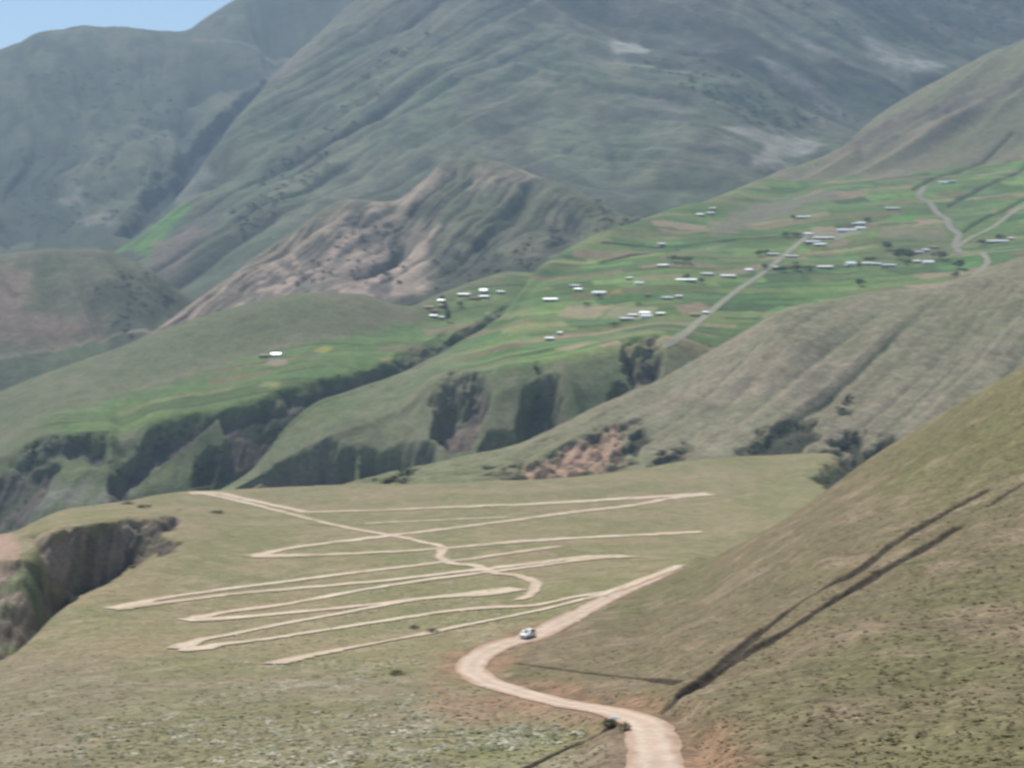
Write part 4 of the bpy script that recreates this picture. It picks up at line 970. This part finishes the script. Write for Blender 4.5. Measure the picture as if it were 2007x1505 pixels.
# ------------------------------------------------------------------ scrub, grass and pale tufts: nobody could count them
def inside_random(poly, n, r):
    xs = [q[0] for q in poly]; ys = [q[1] for q in poly]; out = []
    while len(out) < n:
        x = r.uniform(min(xs), max(xs), 4 * n); y = r.uniform(min(ys), max(ys), 4 * n)
        m = poly_sd(x, y, poly) > 0
        out += list(zip(x[m], y[m]))
    return out[:n]
def hits(key, pts):
    out = [hit(key, x, y) for x, y in pts]
    return np.array([o for o in out if o is not None])
def scatter_cards(name, label, P0, size, cards, cols, mat, tall=1.0, flat=.6, seed=0, lie=1.0):
    """clumps of small leaf faces, every clump standing on the ground at one of the points"""
    r = np.random.default_rng(seed); n = len(P0); s = size * r.uniform(.55, 1.45, n)
    c = np.repeat(P0, cards, 0); ss = np.repeat(s, cards)[:, None]
    o = r.normal(0, .38, (n * cards, 3)) * np.array([1, 1, flat]); o[:, 2] = np.abs(o[:, 2]) + .12
    c = c + o * ss * np.array([1, 1, tall])
    k3 = np.array([1, 1, lie]); u = r.normal(0, 1, (n * cards, 3)) * k3; u /= np.linalg.norm(u, axis=1)[:, None]; w = np.cross(np.array([0, 0, 1.0]) + lie * r.normal(0, 1, (n * cards, 3)), u); w /= np.linalg.norm(w, axis=1)[:, None]
    h = ss * r.uniform(.22, .5, (n * cards, 1))
    V = np.stack([c - u * h, c + w * h * .7, c + u * h, c - w * h * .7], 1).reshape(-1, 3)
    Fq = np.arange(n * cards * 4).reshape(-1, 4)
    ca = np.array(cols)[r.integers(0, len(cols), n)] * r.uniform(.75, 1.25, (n, 1))
    me = mesh_from(name, V, Fq, np.repeat(ca, cards * 4, 0), False)
    ob = link(name, me, mat); ob["kind"] = "stuff"; ob["label"] = label
    return ob
matS = leafy(ground_mat("shrub_leaves", [2.0], [.25], 0, 1, .1), .4)
r = np.random.default_rng(11)
pts = []
for q in CL[:4]: pts.append(hits('D', inside_random([(x, y + 12) for x, y in q], 10, r)))
for q in CE: pts.append(hits('E', inside_random(q, 45, r)))
pts = [q for q in pts if len(q)]
scatter_cards("cliff_scrub", "dark scrub covering the ravine and cliff faces", np.concatenate(pts), 2.6, 9, [(.05,.06,.038),(.065,.075,.045),(.04,.048,.036)], matS, seed=3)
pts = [hits('C', inside_random(q, 40, r)) for q in SH[:6]] + [(lambda h: h[h[:, 1] > 550])(hits('A', inside_random(DARKG, 40, r)))]
scatter_cards("gully_scrub", "dark scrub in the gullies of the brown ridge", np.concatenate([q for q in pts if len(q)]), 1.4, 9, [(.06,.065,.04),(.075,.08,.048)], matS, seed=4)
pts = [hits('F', inside_random(q, 70, r)) for q in ([(850,500),(1000,500),(1090,420),(1100,480),(1000,560),(860,580)], [(1160,400),(1320,340),(1330,400),(1160,500)], [(500,560),(640,500),(700,420),(780,440),(800,560)])]
pts += [hits('I', inside_random([(180,570),(240,530),(340,540),(340,600),(240,680)], 70, r))]
scatter_cards("foothill_scrub", "dark scrub in the hollows of the eroded foothills", np.concatenate([q for q in pts if len(q)]), 6.0, 8, [(.07,.065,.042),(.07,.08,.05)], matS, seed=5)
pts = [hits('H', inside_random(q, 110, r)) for q in ([(380,330),(250,450),(300,340),(430,220),(540,140),(480,240)], [(40,150),(330,130),(420,260),(250,330)], [(0,300),(300,260),(330,380),(200,460),(0,470)])]
pts += [hits('G', inside_random(q, 110, r)) for q in ([(420,440),(620,250),(720,130),(850,60),(640,330),(480,470)], [(1350,100),(1700,240),(1500,260),(1250,120)], [(1500,0),(2000,0),(1980,60),(1800,110)])]
scatter_cards("mountain_scrub", "dark scrub patches on the far mountain slopes", np.concatenate([q for q in pts if len(q)]), 9.0, 7, [(.06,.072,.05),(.075,.082,.056)], matS, seed=6)
# grass tufts
NEARP = [(-20,1520),(-20,1300),(130,1190),(330,1095),(520,1100),(1000,1180),(1340,1105),(1560,1010),(1700,905),(2020,715),(2020,1520)]
q = inside_random(NEARP, 20000, r)
g = hits('A', q)
px_, py_ = proj(g)
dm, _ = seg_near(g[:, 0], g[:, 1], main, 25)
keep = dm > 3.4
for L, w, d in tr_w: keep &= seg_near(g[:, 0], g[:, 1], L, 8)[0] > w * 1.5
for L, w in tracks: keep &= seg_near(g[:, 0], g[:, 1], L, 12)[0] > w * .75
g = g[keep]; px_ = px_[keep]
right = px_ > np.interp(py_[keep], [720, 1108, 1250, 1300, 1330, 1400, 1420, 1520], [1300, 1335, 1060, 985, 975, 1150, 1320, 1360])
scatter_cards("grass", "dry brown tussock grass on the right hillside", g[right][::3], .30, 6, [(.22,.18,.11),(.28,.225,.145),(.17,.175,.075),(.24,.205,.115),(.14,.125,.065)], matS, .7, .3, 7, .35)
scatter_cards("grass", "olive tussock grass on the left meadow slope", g[~right][::2], .32, 6, [(.25,.225,.13),(.20,.205,.095),(.31,.275,.19),(.16,.165,.08),(.27,.23,.145)], matS, .7, .3, 8, .35)
q = inside_random([(150,1440),(500,1330),(840,1330),(880,1400),(1180,1430),(1040,1505),(880,1520),(100,1520)], 1100, r) + inside_random([(420,1160),(960,1130),(1000,1250),(700,1330),(460,1330)], 900, r) + inside_random([(900,1400),(1040,1400),(1080,1470),(900,1500)], 160, r)
g = hits('A', q); dm, _ = seg_near(g[:, 0], g[:, 1], main, 25); g = g[dm > 4]
n9 = fbm(g[:, 0] / 12, g[:, 1] / 16, 3, 99); g = g[n9 > .44]
scatter_cards("pale_tufts", "pale flowering tufts dotted over the left slope", g, .6, 7, [(.56,.52,.40),(.44,.43,.30),(.62,.58,.47),(.36,.36,.22)], matS, .6, .4, 9, .35)

# ------------------------------------------------------------------ haze: the air over the valley
hv = []; hf = []
box(hv, hf, -9000, 9000, -1000, 11000, -432, 2900)
hm = bpy.data.materials.new("valley_air"); hm.use_nodes = True
ht = hm.node_tree; ht.nodes.remove(ht.nodes["Principled BSDF"])
pv = ht.nodes.new("ShaderNodeVolumePrincipled"); pv.inputs["Density"].default_value = HAZE
pv.inputs["Color"].default_value = (.58, .77, 1.0, 1); pv.inputs["Anisotropy"].default_value = 0.1
ht.links.new(pv.outputs[0], ht.nodes["Material Output"].inputs["Volume"])
pyobj("haze", hv, hf, hm)["kind"] = "stuff"
